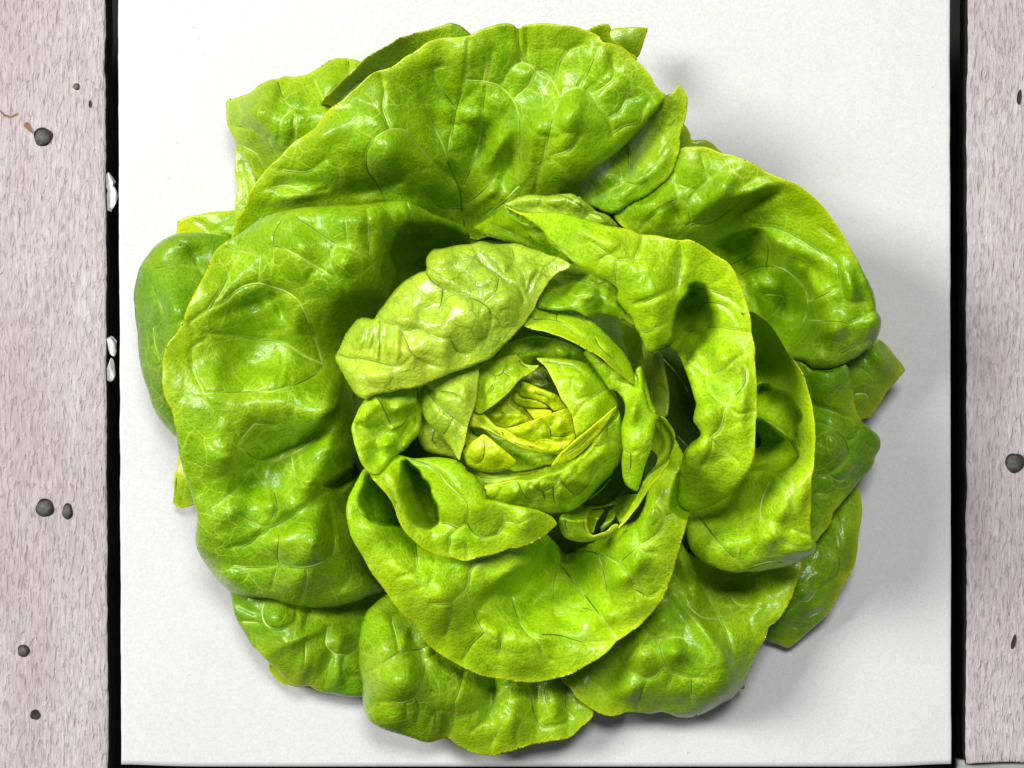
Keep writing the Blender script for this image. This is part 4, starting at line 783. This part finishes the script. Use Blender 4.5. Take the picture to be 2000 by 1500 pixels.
leaf('wide_leaf', 'B', 'mid', [dict(bs=1.2, R=0, cell=70, puff=10, lump=8, netvis=0.28,
  out=[(456,464,10),(480,449,16),(510,425,26),(540,413,30),(570,408,30),(615,404,30),(660,400,30),(705,399,30),(750,394,30),(789,391,26),(806,396,22),(825,407,20),(850,420,16),(892,435,14),(912,452,14),(919,472,14),(905,510),(850,540),(800,570),(745,620),(720,680),(690,760),(700,830),(705,880,10),(690,905,12),(700,930,8),(690,1000,10),(720,1080,20),(752,1150,26),(720,1164,34),(675,1181,38),(615,1187,40),(570,1181,40),(528,1168,38),(480,1166,34),(447,1154,34),(414,1118,34),(390,1085,34),(381,1049,34),(384,1016,26),(381,992,18),(369,950,12),(357,914,8),(349,878,6),(342,830,4),(333,800,3),(321,773,3),(315,740,3),(318,710,0),(324,683,0),(339,656,0),(357,632,0),(366,602,0),(381,569,0),(399,539,0),(405,521,0),(420,491,0),(440,473,3)],
  z=[(460,470,255),(540,440,315),(620,430,335),(720,430,335),(790,430,290),(850,450,210),(905,480,130),(820,520,110),(735,560,270),(750,500,285),(745,610,150),(690,650,160),(770,540,190),(405,530,285),(345,660,280),(322,740,275),(345,840,262),(560,500,320),(640,520,330),(460,560,285),(560,560,290),(640,600,280),(450,640,265),(500,620,235),(560,640,222),(600,680,190),(640,715,165),(430,690,250),(480,720,232),(540,760,262),(440,780,278),(600,820,255),(640,760,215),(680,810,190),(520,895,205),(600,860,200),(440,900,258),(390,960,230),(400,1040,215),(480,960,215),(480,1030,215),(570,960,205),(620,920,215),(690,900,90),(680,980,90),(705,800,80),(620,1050,230),(560,1100,215),(500,1130,185),(620,1160,165),(700,1130,150),(740,1140,120),(430,1110,165)],
  pit=[([(800,430,40),(772,455,30),(760,500,14),(768,545,12),(760,580,12),(738,612,12),(700,645,14),(690,720,30),(900,720,30),(940,470,30),(900,448,40),(840,436,40)],85),
       ([(668,720,16),(660,780,14),(632,816,12),(565,868,12),(505,900,14),(540,918,60),(620,895,60),(700,880,40),(725,720,30)],42),
       ([(712,892,14),(682,914,12),(652,934,12),(632,948,14),(660,962,20),(692,948,14),(716,930,14)],110)],
  b=[(585,480,24,34,-20,14),(670,510,22,22,0,14),(690,430,40,20,0,8),(565,625,26,34,0,12),(548,605,10,36,-25,-14),(480,600,50,12,-20,-12),(420,740,26,40,0,10),(440,890,34,26,0,14),(450,1000,26,20,-30,16),(530,985,22,18,0,20),(600,945,26,18,-20,18),(615,1055,24,34,0,14),(490,950,22,14,-35,-14),(560,1020,60,12,-30,-18),(540,1060,30,20,0,10),(500,720,60,20,0,-8),(540,735,40,16,5,8),(640,790,30,20,-40,10),(600,860,90,14,-33,-14),(650,870,24,30,0,9),(690,930,12,20,30,14),(450,1130,20,20,0,8),(580,1140,24,24,0,8),(690,1010,14,40,0,8),(800,430,12,30,-10,8),(760,440,10,30,-10,-8),(740,520,14,50,0,10)],
  v=[[(632,712),(600,698),(575,682),(550,668),(500,662),(450,655),(400,652)],[(628,705),(618,670),(605,630),(585,590),(560,570),(530,560),(505,553),(470,562),(435,590),(405,605),(370,630)],[(632,715),(610,735),(575,752),(530,765),(470,766),(405,768),(398,773),(415,800),(433,815)],[(400,770),(380,730),(373,700),(375,680),(405,658)],[(505,550),(510,500),(515,490),(535,480),(560,488),(600,510),(660,550),(690,600),(705,625)],[(535,480),(536,455),(555,425),(570,415)],[(572,420),(610,445),(655,475),(700,492),(718,497),(730,520),(752,560)],[(655,477),(645,510),(660,550)],[(718,497),(720,460),(718,410)],[(680,480),(675,430),(665,402)],[(438,855),(475,880),(500,895),(540,900),(600,870),(650,830)],[(505,895),(470,940),(440,975),(420,990)],[(420,985),(470,1005),(520,1030),(575,1000),(640,960)],[(515,1030),(490,1060),(450,1070)],[(545,1040),(546,1100),(600,1107),(650,1085),(655,1050),(645,980)],[(546,1100),(530,1150)],[(600,1107),(600,1140),(585,1175)],[(455,1105),(500,1108),(546,1104)],[(650,1085),(680,1090),(685,1120),(670,1150)],[(500,825),(495,830),(460,870)],[(495,828),(540,832)],[(570,890),(575,920),(585,945),(610,950)],[(535,960),(540,1000),(520,1030)],[(405,605),(430,570),(450,530),(470,500)],[(705,625),(690,650),(675,648)],[(795,395),(805,420),(800,450)],[(430,440),(440,480),(510,500)]], nmain=2, vw=1.4, ripple=3)],
  'wide puffy leaf with bright left rim on the left side of the head')

leaf('wide_leaf', 'A', 'mid', [dict(bs=1.25, R=0, cell=74, puff=10, lump=7, ripple=4, netvis=0.28,
  out=[(452,470,2),(457,447,0),(464,426,0),(479,403,0),(487,378,0),(505,348,0),(532,318,0),(562,291,0),(577,276,0),(619,246,0),(640,216,0),(670,195,0),(703,163,0),(730,141,0),(760,132,0),(790,111,0),(805,106,0),(835,84,0),(874,72,0),(910,72,0),(940,58,2),(970,48,4),(990,46,4),(1004,50,3),(1011,58,2),(1020,51,2),(1040,47,3),(1065,46,2),(1110,49,0),(1149,58,0),(1170,72,0),(1177,83,0),(1194,82,0),(1218,96,0),(1245,120,0),(1269,144,0),(1284,171,0),(1302,186,2),(1290,205,8),(1272,228,14),(1257,246,18),(1227,276,20),(1195,305,20),(1164,327,20),(1134,354,18),(1109,369,14),(1085,385),(1044,410),(980,450),(930,470),(905,460),(850,450),(780,440),(700,430),(600,440),(520,460),(470,480)],
  z=[(458,450,200),(505,350,230),(575,280,255),(660,205,280),(740,140,295),(830,88,300),(910,75,300),(980,50,305),(1070,50,310),(1160,68,305),(1230,110,300),(1298,188,285),(905,440,40),(903,400,85),(895,355,150),(540,400,215),(600,330,255),(700,270,285),(760,290,270),(640,400,190),(740,380,180),(820,370,175),(840,300,215),(830,200,235),(920,200,230),(880,280,195),(930,330,150),(960,250,215),(1000,330,170),(1010,200,250),(1060,130,275),(1060,260,270),(1130,220,295),(1050,360,190),(1110,340,240),(1200,170,290),(1240,230,275),(1180,290,260),(980,400,130),(1040,400,120),(700,430,150)],
  b=[(765,300,32,36,0,14),(1045,255,22,30,10,12),(1115,220,26,44,15,12),(1020,150,24,22,0,8),(980,200,24,20,0,7),(640,260,40,20,-35,8),(925,230,30,16,0,10),(975,285,16,40,30,14),(940,280,14,40,25,-14),(990,340,14,40,20,-16),(1035,300,12,40,0,9),(850,240,18,40,-15,-10),(720,370,50,14,-10,-12),(590,380,44,12,-10,10),(560,360,40,14,0,-6),(1170,110,24,30,20,8),(1200,160,30,22,30,8),(1150,180,16,16,0,-5),(880,340,18,26,0,-14),(800,400,40,12,10,10),(945,385,34,10,-35,8),(905,110,24,30,0,7),(1030,85,8,36,0,-8)],
  cr=[([(1012,60),(1014,90),(1016,120)],6,-6)],
  v=[[(1014,364),(985,393),(958,414),(935,430)],[(908,442),(903,410),(899,375),(893,356),(877,324),(865,285),(850,252),(832,204),(820,171)],[(874,300),(884,250),(892,210),(907,157),(912,110),(915,80)],[(905,362),(925,312),(940,255),(944,204),(955,144),(961,99)],[(907,400),(935,380),(958,357),(970,335),(978,316)],[(909,156),(945,159),(975,168),(1002,195),(1014,228),(1016,270),(1014,330),(1010,365)],[(1002,195),(1032,168),(1045,135),(1020,123),(999,132),(978,166)],[(1045,135),(1068,144),(1083,165),(1093,192),(1080,228),(1072,264),(1062,312),(1044,375)],[(1093,192),(1110,177),(1129,172),(1155,186),(1170,210),(1188,231),(1197,261)],[(1129,172),(1149,141),(1170,90)],[(1083,165),(1095,120),(1116,96),(1146,87)],[(1197,260),(1218,246),(1245,240),(1265,200)],[(1188,231),(1212,216),(1224,195),(1245,189)],[(1080,304),(1113,292),(1134,264)],[(754,392),(733,354),(718,333),(716,300),(733,270),(763,253),(790,255),(820,288),(850,321),(892,358)],[(763,253),(748,210),(751,180),(745,150)],[(910,405),(862,405),(835,384)],[(550,331),(600,335),(640,310)],[(520,370),(560,362),(600,375),(640,370)],[(890,210),(860,170),(845,135),(865,130)],[(945,159),(950,120)],[(1020,123),(1013,90),(1011,60)],[(1155,186),(1180,170),(1200,150),(1195,110)]], nmain=2, vw=1.5),
  dict(R=5, cell=50, puff=7, lump=6, gap=6, netvis=0.25,
  out=[(1270,215),(1300,187,3),(1315,181,0),(1327,165,0),(1333,176,0),(1342,190,0),(1342,212,0),(1338,234,0),(1329,270,0),(1325,300,0),(1316,330,0),(1300,354,2),(1290,362,3),(1262,382,6),(1230,397,12),(1210,412,16),(1194,418,16),(1176,412,16),(1161,405,16),(1130,392,12),(1090,395),(1070,350),(1120,290),(1190,235)],
  z=[(1300,195,265),(1328,170,262),(1340,230,248),(1325,300,230),(1300,350,215),(1230,390,205),(1190,405,195),(1130,380,135),(1160,330,150),(1100,350,125),(1220,270,170),(1270,230,225),(1260,310,215),(1290,260,235)],
  b=[(1185,345,24,18,-20,22),(1230,300,16,40,20,-12),(1250,350,30,12,-35,12),(1290,300,14,30,10,6),(1215,380,30,12,-20,8)],
  v=[[(1225,280),(1228,320),(1222,355),(1190,372),(1160,388)],[(1222,355),(1250,362)],[(1260,340),(1290,310),(1300,290)],[(1180,350),(1190,340),(1200,345)]])],
  'very broad veined leaf spreading over the top of the head')

leaf('wide_leaf', 'L', 'mid', [dict(bs=1.5, R=0, cell=66, puff=10, lump=7, ripple=4, netvis=0.25,
  out=[(1200,420,12),(1215,405,12),(1240,380,8),(1290,340),(1320,300,4),(1336,288,3),(1360,285,4),(1381,285,3),(1408,297,0),(1450,310,0),(1495,333,0),(1540,352,0),(1576,375,0),(1606,402,0),(1627,429,0),(1651,465,0),(1672,501,3),(1690,540,8),(1705,567,16),(1711,590,20),(1712,606,16),(1720,620,24),(1721,638,30),(1714,660,32),(1690,685,32),(1660,704,32),(1624,717,30),(1588,718,26),(1570,705,20),(1545,700,6),(1480,700),(1420,640),(1370,560),(1300,480),(1240,460),(1210,440)],
  z=[(1220,410,190),(1300,340,225),(1340,295,245),(1400,300,262),(1490,335,275),(1570,378,275),(1640,450,270),(1680,530,255),(1700,600,235),(1700,650,215),(1620,690,205),(1570,690,180),(1260,420,215),(1310,430,225),(1340,380,235),(1400,360,255),(1440,400,240),(1500,400,225),(1560,420,240),(1380,450,180),(1330,460,190),(1430,490,95),(1450,450,140),(1500,470,185),(1560,490,215),(1610,540,230),(1480,540,110),(1540,570,130),(1500,620,85),(1560,640,110),(1600,600,190),(1600,660,205),(1650,600,225)],
  pit=[([(1385,482,30),(1420,461,11),(1470,442,11),(1500,450,30),(1545,485,50),(1585,540,22),(1582,585,12),(1572,625,14),(1540,655,30),(1500,640,30),(1450,560,30),(1400,500,30)],60)],
  b=[(1410,370,20,34,30,14),(1320,420,16,20,0,-16),(1265,400,26,26,0,10),(1490,370,60,12,-15,12),(1475,395,60,14,-32,-18),(1520,480,70,16,22,12),(1570,510,50,14,40,-10),(1660,560,14,40,-15,14),(1560,620,16,40,10,-16),(1630,640,30,22,0,16),(1700,632,20,18,0,8),(1600,580,26,26,0,10),(1500,560,40,14,30,12),(1530,600,12,34,0,-14),(1350,320,30,30,0,8),(1460,520,30,12,0,-12)],
  v=[[(1328,464),(1348,438),(1390,434),(1430,408),(1465,385),(1500,365)],[(1348,438),(1345,400),(1360,375),(1385,350),(1400,340)],[(1345,400),(1325,385),(1318,345),(1325,310)],[(1322,392),(1280,415),(1250,450)],[(1385,350),(1375,320),(1370,300)],[(1480,440),(1520,445),(1560,465),(1600,490),(1635,515),(1640,545),(1650,585),(1665,592),(1685,590)],[(1440,540),(1490,520),(1530,525),(1570,560),(1578,590),(1568,630),(1545,645)],[(1655,632),(1680,622),(1710,608)],[(1575,625),(1655,632),(1658,660)],[(1495,575),(1530,580),(1515,610),(1500,620)],[(1420,520),(1460,500),(1490,475)],[(1640,690),(1670,675),(1700,665)],[(1602,445),(1630,465)],[(1578,590),(1610,575),(1640,560)],[(1497,525),(1500,480),(1480,440)]], vw=1.4)],
  'wide leaf with folds at the upper right of the head')

leaf('notched_leaf', 'M2', 'deep', [dict(R=6, cell=60, puff=8, lump=6, netvis=0.25,
  out=[(1500,700),(1560,700),(1620,700,8),(1655,715,6),(1665,760,4),(1668,790,3),(1678,815,3),(1686,826,5),(1699,836,8),(1717,853,12),(1720,874,14),(1710,893,12),(1706,905,8),(1699,919,6),(1678,940,6),(1654,970,4),(1630,1000,2),(1624,1021,0),(1606,1042,0),(1594,1057,0),(1580,1060),(1560,1000),(1550,900),(1520,800)],
  z=[(1590,730,175),(1650,720,170),(1660,790,160),(1712,870,125),(1690,930,115),(1620,1020,130),(1592,1050,135),(1620,880,170),(1600,800,165),(1600,950,150),(1550,800,120)],
  b=[(1620,750,26,30,0,14),(1625,870,26,36,-20,12),(1590,880,14,14,0,8),(1680,860,20,20,0,8),(1650,920,30,14,-40,8),(1610,800,50,8,20,-7)],
  v=[[(1594,825),(1630,840),(1650,860),(1656,885),(1640,910),(1615,928),(1600,928)],[(1615,928),(1640,940),(1660,930)],[(1590,790),(1620,800),(1650,815)],[(1650,860),(1665,855),(1680,840)],[(1594,880),(1605,882),(1612,870)],[(1595,965),(1620,965)]])],
  'dark green leaf with a small rounded notch on the right side')
leaf('yellow_tipped_leaf', 'M1', 'deep', [dict(R=4, cell=60, puff=6, lump=6,
  out=[(1600,680),(1680,670),(1706,664,4),(1717,661,4),(1735,679,4),(1762,709,3),(1769,724,2),(1756,739,2),(1729,769,1),(1716,792,1),(1702,816,1),(1692,817,2),(1680,822,2),(1660,830),(1600,800)],
  z=[(1640,700,120),(1717,668,115),(1766,724,85),(1704,812,75),(1660,780,105),(1720,720,115)],
  b=[(1720,700,14,34,-35,12),(1690,750,20,30,0,8)],
  v=[[(1680,720),(1700,735),(1708,750)],[(1670,770),(1690,770),(1700,790)],[(1700,680),(1690,700)]], tone=[(1762,724,18,0.9)])],
  'dark green leaf with a yellow corner sticking out at the right')

leaf('broad_leaf', 'O', 'mid', [dict(bs=1.2, R=0, cell=72, puff=9, lump=8, ripple=5, netvis=0.28,
  out=[(1330,1060,8),(1345,1080,8),(1400,1100),(1480,1095),(1540,1090),(1564,1094,0),(1561,1127,0),(1549,1160,0),(1534,1190,0),(1519,1214,0),(1504,1226,0),(1492,1253,3),(1480,1277,6),(1468,1304,10),(1456,1330,16),(1447,1343,22),(1432,1361,24),(1411,1374,26),(1384,1389,26),(1350,1402,22),(1320,1401,14),(1305,1394,6),(1290,1391,3),(1272,1394,2),(1230,1393,0),(1197,1399,0),(1170,1393,0),(1149,1380,0),(1122,1359,0),(1110,1341,0),(1095,1323,0),(1100,1290),(1200,1200),(1290,1120),(1320,1060)],
  z=[(1340,1080,180),(1420,1120,90),(1480,1130,90),(1560,1100,130),(1545,1165,130),(1490,1255,130),(1450,1340,110),(1330,1395,80),(1270,1390,85),(1190,1395,85),(1115,1345,95),(1100,1300,80),(1180,1270,110),(1300,1180,140),(1280,1260,170),(1350,1240,175),(1400,1200,130),(1420,1280,170),(1340,1330,150),(1230,1330,135),(1400,1340,150)],
  b=[(1340,1110,16,30,-15,24),(1355,1160,16,22,0,14),(1295,1210,22,20,0,14),(1250,1280,30,26,0,18),(1320,1275,24,22,0,18),(1230,1350,30,20,-20,14),(1360,1210,80,12,50,10),(1390,1260,60,12,55,8),(1480,1180,30,14,-60,8),(1340,1360,34,20,0,8),(1430,1170,16,16,0,9),(1190,1320,20,40,40,-10),(1420,1130,40,30,0,-10)],
  v=[[(1285,1250),(1295,1285),(1310,1310),(1345,1322),(1380,1325)],[(1298,1300),(1280,1322),(1262,1327),(1235,1312)],[(1262,1327),(1250,1360),(1245,1390)],[(1285,1252),(1255,1225)],[(1315,1315),(1305,1340)],[(1340,1180),(1370,1205),(1410,1208),(1450,1190)],[(1400,1200),(1420,1240),(1435,1290)],[(1350,1110),(1380,1160),(1400,1200)],[(1290,1250),(1330,1245),(1345,1260)],[(1350,1325),(1350,1370)],[(1425,1160),(1440,1180),(1480,1185)]])],
  'broad leaf spreading at the lower right below the cupped leaf')
leaf('rim_leaf', 'N', 'deep', [dict(R=4, cell=60, puff=8, lump=6,
  out=[(1560,1000),(1620,980),(1660,955),(1677,950,3),(1682,980,2),(1682,1010,0),(1676,1049,0),(1674,1082,0),(1663,1118,0),(1645,1145,0),(1633,1175,2),(1612,1205,4),(1588,1226,4),(1564,1247,4),(1540,1265,3),(1522,1259,4),(1495,1250,4),(1480,1240),(1500,1150),(1540,1080)],
  z=[(1600,1020,60),(1675,960,70),(1680,1040,85),(1665,1110,80),(1610,1200,60),(1540,1258,35),(1500,1240,40),(1560,1180,85),(1600,1100,95),(1640,1030,95)],
  b=[(1570,1160,20,22,0,14),(1640,1080,14,40,10,8),(1590,1190,20,12,-30,8)],
  v=[[(1560,1175),(1575,1175),(1590,1160),(1592,1140)],[(1632,1000),(1640,1040),(1645,1060)],[(1640,1085),(1635,1120),(1610,1145)],[(1580,1205),(1605,1195)],[(1560,1230),(1545,1225)],[(1600,1080),(1590,1110)]], tone=[(1650,1132,16,0.9)])],
  'dark outer leaf at the lower right with a yellow spot on its edge')
leaf('broad_leaf', 'P', 'mid', [dict(bs=1.2, R=0, cell=66, puff=9, lump=8, ripple=6, netvis=0.28,
  out=[(757,1159,12),(735,1175,18),(715,1197,24),(705,1228,28),(700,1266,30),(702,1305,32),(709,1340,34),(709,1374,34),(721,1407,26),(745,1422,14),(790,1437,8),(820,1447,6),(844,1449,4),(868,1443,3),(877,1440,2),(892,1455,3),(910,1467,3),(934,1473,0),(970,1475,0),(990,1470,0),(1035,1455,0),(1075,1447,0),(1110,1440,0),(1134,1422,0),(1161,1392,0),(1150,1340),(1100,1290),(950,1280),(850,1200),(790,1150)],
  z=[(760,1170,130),(740,1240,165),(730,1320,165),(730,1390,140),(800,1430,110),(870,1435,95),(950,1470,80),(1050,1450,80),(1150,1400,75),(1120,1340,60),(1000,1340,90),(900,1320,125),(800,1220,150),(800,1320,175),(850,1400,130),(960,1400,110)],
  b=[(752,1265,26,34,20,12),(780,1335,40,36,0,24),(775,1405,24,20,0,10),(815,1270,14,40,-20,-8),(900,1350,30,40,10,12),(960,1360,14,50,10,-20),(1000,1400,20,40,10,9),(1080,1380,20,50,-5,10),(1050,1370,8,40,0,-8),(1110,1370,8,40,0,-6),(870,1420,10,24,0,-9)],
  v=[[(838,1257),(820,1268),(790,1272),(760,1290),(730,1308),(712,1320)],[(822,1268),(828,1300),(822,1340),(810,1362),(790,1372),(745,1370)],[(810,1362),(818,1385),(815,1410)],[(766,1210),(775,1245),(778,1268)],[(905,1315),(895,1350),(886,1375),(888,1410),(878,1440)],[(962,1325),(960,1370),(972,1390),(985,1400)],[(972,1390),(945,1410),(920,1430)],[(985,1398),(970,1430),(960,1460)],[(855,1390),(852,1425)],[(790,1372),(795,1400)],[(1035,1360),(1045,1400),(1060,1420),(1100,1415)],[(1060,1330),(1070,1390)],[(1104,1340),(1105,1385),(1120,1400)]])],
  'broad lobed leaf at the very bottom of the head')
leaf('broad_leaf', 'Q', 'deep', [dict(R=3, cell=60, puff=8, lump=7, ripple=4,
  out=[(470,1130),(447,1145,12),(448,1157,12),(451,1170,10),(460,1203,8),(478,1236,6),(496,1266,4),(523,1293,3),(550,1317,3),(574,1338,3),(590,1342,3),(604,1341,3),(628,1351,4),(655,1356,6),(680,1361,8),(702,1362,8),(740,1350),(760,1250),(760,1160),(700,1120),(600,1140)],
  z=[(455,1160,110),(490,1250,105),(560,1325,85),(640,1350,70),(700,1355,65),(560,1200,120),(620,1280,110),(700,1200,45),(650,1200,70),(700,1280,60),(540,1260,125)],
  b=[(540,1210,26,24,0,14),(600,1240,80,10,-25,8),(590,1310,12,30,20,9),(660,1320,16,30,10,10),(660,1250,20,22,0,12),(640,1290,10,30,20,-8)],
  v=[[(520,1170),(512,1195),(520,1220),(545,1230),(575,1215),(580,1190)],[(458,1180),(490,1195),(513,1198)],[(470,1215),(515,1217)],[(598,1250),(597,1290),(590,1310)],[(640,1225),(638,1260),(655,1278),(673,1280),(668,1310),(675,1330)],[(673,1280),(690,1270),(700,1262)],[(650,1285),(640,1310),(635,1340)],[(607,1190),(595,1225)]], tone=[(570,1340,50,0.3)])],
  'dark leaf at the lower left of the head')
leaf('rim_leaf', 'Q2', 'mid', [dict(R=2, cell=50, puff=5, lump=4, ripple=4,
  out=[(540,1270),(524,1292,1),(526,1311,0),(538,1323,0),(550,1332,0),(562,1336,0),(580,1341,0),(620,1345),(640,1300)], z=[(530,1300,50),(570,1335,50),(600,1310,65)])])
leaf('outer_leaf', 'C', 'deep', [dict(R=30, cell=84, puff=8, lump=5, netvis=0.3,
  out=[(455,468,8),(430,460,14),(408,456,20),(380,455),(342,457),(312,473),(288,497),(273,524),(265,554),(261,584),(264,620),(268,650),(272,695),(279,734),(291,770),(303,806),(322,832),(345,854,20),(370,850),(400,700),(440,560)],
  z=[(440,470,150),(370,480,185),(300,520,170),(285,600,165),(295,700,160),(340,840,120),(350,600,215),(350,700,205),(380,540,185),(330,650,200)],
  b=[(335,600,26,60,-5,14),(380,500,26,22,0,-10),(300,620,14,60,0,5),(320,730,16,40,0,8)],
  v=[[(340,468),(365,480),(380,500),(388,525),(395,535)],[(300,525),(340,517),(385,524)],[(302,560),(315,600),(320,620)],[(300,640),(305,680),(320,705)],[(320,705),(300,720),(298,730)]], tone=[(400,470,60,0.0)])],
  'smooth dark rounded leaf at the far left of the head')
leaf('yellow_tipped_leaf', 'C2', 'mid', [dict(R=2, cell=60, puff=4, lump=4,
  out=[(344,440,2),(343,433,1),(355,428,1),(372,422,2),(396,416,3),(426,413,2),(470,411),(500,430),(480,470),(420,480),(370,470),(345,462,2)],
  z=[(345,445,110),(396,420,125),(460,415,130),(440,450,140),(380,465,110)],
  v=[[(462,415),(440,435),(415,455)],[(380,430),(400,440),(410,455)]], tone=[(352,440,34,1.0),(375,450,26,0.7)])],
  'leaf with a bright yellow corner at the upper left')
leaf('yellow_tipped_leaf', 'C3', 'mid', [dict(R=2, cell=60, puff=3, lump=3,
  out=[(352,880),(346,900),(343,920,1),(340,940,1),(338,965,1),(337,983,0),(342,988,0),(351,992,0),(362,990,0),(373,988,0),(400,980),(390,900),(370,870)],
  z=[(350,890,55),(340,980,45),(370,985,50),(370,920,70),(350,950,62)],
  v=[[(345,930),(343,960),(341,985)]], tone=[(350,915,26,1.0),(345,890,20,1.0)])],
  'small yellow leaf end poking out at the lower left edge')
leaf('dark_leaf', 'A0', 'deep', [dict(R=3, cell=60, puff=5, lump=5,
  out=[(629,199,0),(655,171,0),(685,141,0),(709,117,0),(745,96,0),(781,74,0),(800,68,0),(814,63,0),(850,52,2),(880,46,4),(898,50,5),(910,58,6),(922,70,6),(930,100),(800,180),(700,240),(650,210)],
  z=[(632,200,170),(700,130,175),(780,80,175),(880,55,165),(915,70,160),(800,150,110),(700,200,120)],
  v=[[(660,200),(700,165),(730,150)]])], 'shaded dark leaf edge behind the top leaf')
leaf('outer_leaf', 'A4', 'mid', [dict(R=0, cell=66, puff=9, lump=6, ripple=4,
  out=[(443,196,0),(460,190,0),(490,177,0),(510,163,0),(529,154,0),(543,152,2),(556,147,2),(575,149,0),(595,147,0),(610,140,0),(625,132,0),(642,120,2),(658,114,2),(679,114,0),(702,119,0),(720,150),(680,260),(600,330),(520,380),(500,345,2),(478,309,2),(463,282,2),(452,262,0),(445,246,0),(443,215,0)],
  z=[(445,198,100),(530,155,125),(600,148,125),(660,118,130),(700,125,130),(460,275,100),(505,345,85),(500,240,150),(560,200,160),(620,200,160),(580,280,150),(650,150,145)],
  b=[(500,215,30,26,0,16),(550,180,10,30,20,-8),(580,190,16,30,20,8),(640,160,24,26,0,10),(560,250,50,20,-40,8),(520,290,20,40,-30,-10)],
  v=[[(450,242),(490,252),(510,265)],[(465,282),(500,300),(525,345)],[(540,155),(550,185),(570,210),(600,215)],[(570,215),(550,235),(545,270)],[(575,230),(574,270)],[(610,145),(625,180),(630,195)],[(525,270),(540,300)],[(680,118),(682,140)]])],
  'bright ruffled leaf at the upper left corner of the head')
leaf('outer_leaf', 'A5', 'mid', [dict(R=0, cell=66, puff=5, lump=5, ripple=3,
  out=[(470,270),(461,290,0),(458,315,0),(459,340,0),(462,365,0),(461,390,0),(459,412,0),(480,430),(560,400),(560,320),(500,290)],
  z=[(462,300,65),(460,400,65),(500,350,80),(550,350,90)], v=[[(470,320),(480,360),(485,390)]], tone=[(470,360,50,0.35)])], 'yellowish leaf edge below the ruffled leaf at the upper left')
leaf('outer_leaf', 'A3', 'deep', [dict(R=3, cell=60, puff=4, lump=4,
  out=[(1145,60),(1152,56,2),(1170,48,2),(1182,46,3),(1188,47,3),(1194,57,2),(1192,68,2),(1200,76,1),(1218,92,1),(1232,104,1),(1243,112,1),(1240,130),(1180,120),(1140,80)],
  z=[(1152,60,160),(1188,52,160),(1200,80,150),(1240,110,135),(1180,110,120)]),
  dict(R=2, cell=60, puff=4, lump=3,
  out=[(1180,60),(1194,58,1),(1212,53,0),(1230,51,0),(1254,54,0),(1264,56,0),(1259,76,0),(1252,96,0),(1242,113,0),(1220,120),(1190,100)],
  z=[(1195,62,110),(1230,54,120),(1262,58,115),(1243,108,100),(1225,85,118)])], 'small pointed leaf corner behind the top edge')
leaf('outer_leaf', 'L0', 'deep', [dict(R=3, cell=60, puff=4, lump=4,
  out=[(1300,250),(1325,235),(1339,246,2),(1346,260,2),(1351,273,2),(1366,273,2),(1381,274,2),(1395,281,2),(1403,290,2),(1412,298),(1380,330),(1330,330),(1300,300)],
  z=[(1330,250,130),(1352,278,125),(1400,295,120),(1340,310,120)])], 'small dark leaf edge between the top and the upper right leaves')
# ---- deep wall of leaves and the base that close the gaps, coloured dark like the shade there
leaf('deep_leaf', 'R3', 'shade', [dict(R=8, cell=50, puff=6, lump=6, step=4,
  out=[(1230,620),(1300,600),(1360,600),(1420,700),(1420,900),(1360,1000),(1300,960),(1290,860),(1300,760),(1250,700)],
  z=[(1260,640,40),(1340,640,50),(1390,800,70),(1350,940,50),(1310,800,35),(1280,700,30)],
  v=[[(1285,690),(1330,740),(1360,800)],[(1322,850),(1345,875),(1360,900)]])], 'leaf coloured dark as shade deep in the gap between the heart and the curled leaf')
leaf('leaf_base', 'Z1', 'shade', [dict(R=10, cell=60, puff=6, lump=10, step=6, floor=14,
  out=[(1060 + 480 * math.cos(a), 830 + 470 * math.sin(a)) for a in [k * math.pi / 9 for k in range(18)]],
  z=[(1060, 830, 30)] + [(1060 + 380 * math.cos(a), 830 + 380 * math.sin(a), 20) for a in [k * math.pi / 4 for k in range(8)]])], 'leaf bases coloured dark as gap shade at the bottom of the head')
# tiny bud on the lower right edge
bm = bmesh.new(); bmesh.ops.create_icosphere(bm, subdivisions=2, radius=1.0)
for v in bm.verts: v.co = Vector((v.co.x * 5.2 * S, v.co.y * 4.4 * S * (1 + 0.2 * v.co.x), v.co.z * 4 * S))
me = bpy.data.meshes.new('leaf_crumb'); bm.to_mesh(me); bm.free(); me.materials.append(MAT['deep'])
o = bpy.data.objects.new('leaf_crumb', me); col.objects.link(o); o.location = to_world(np.array(1450.), np.array(1342.), np.array(60.)); o.parent = head
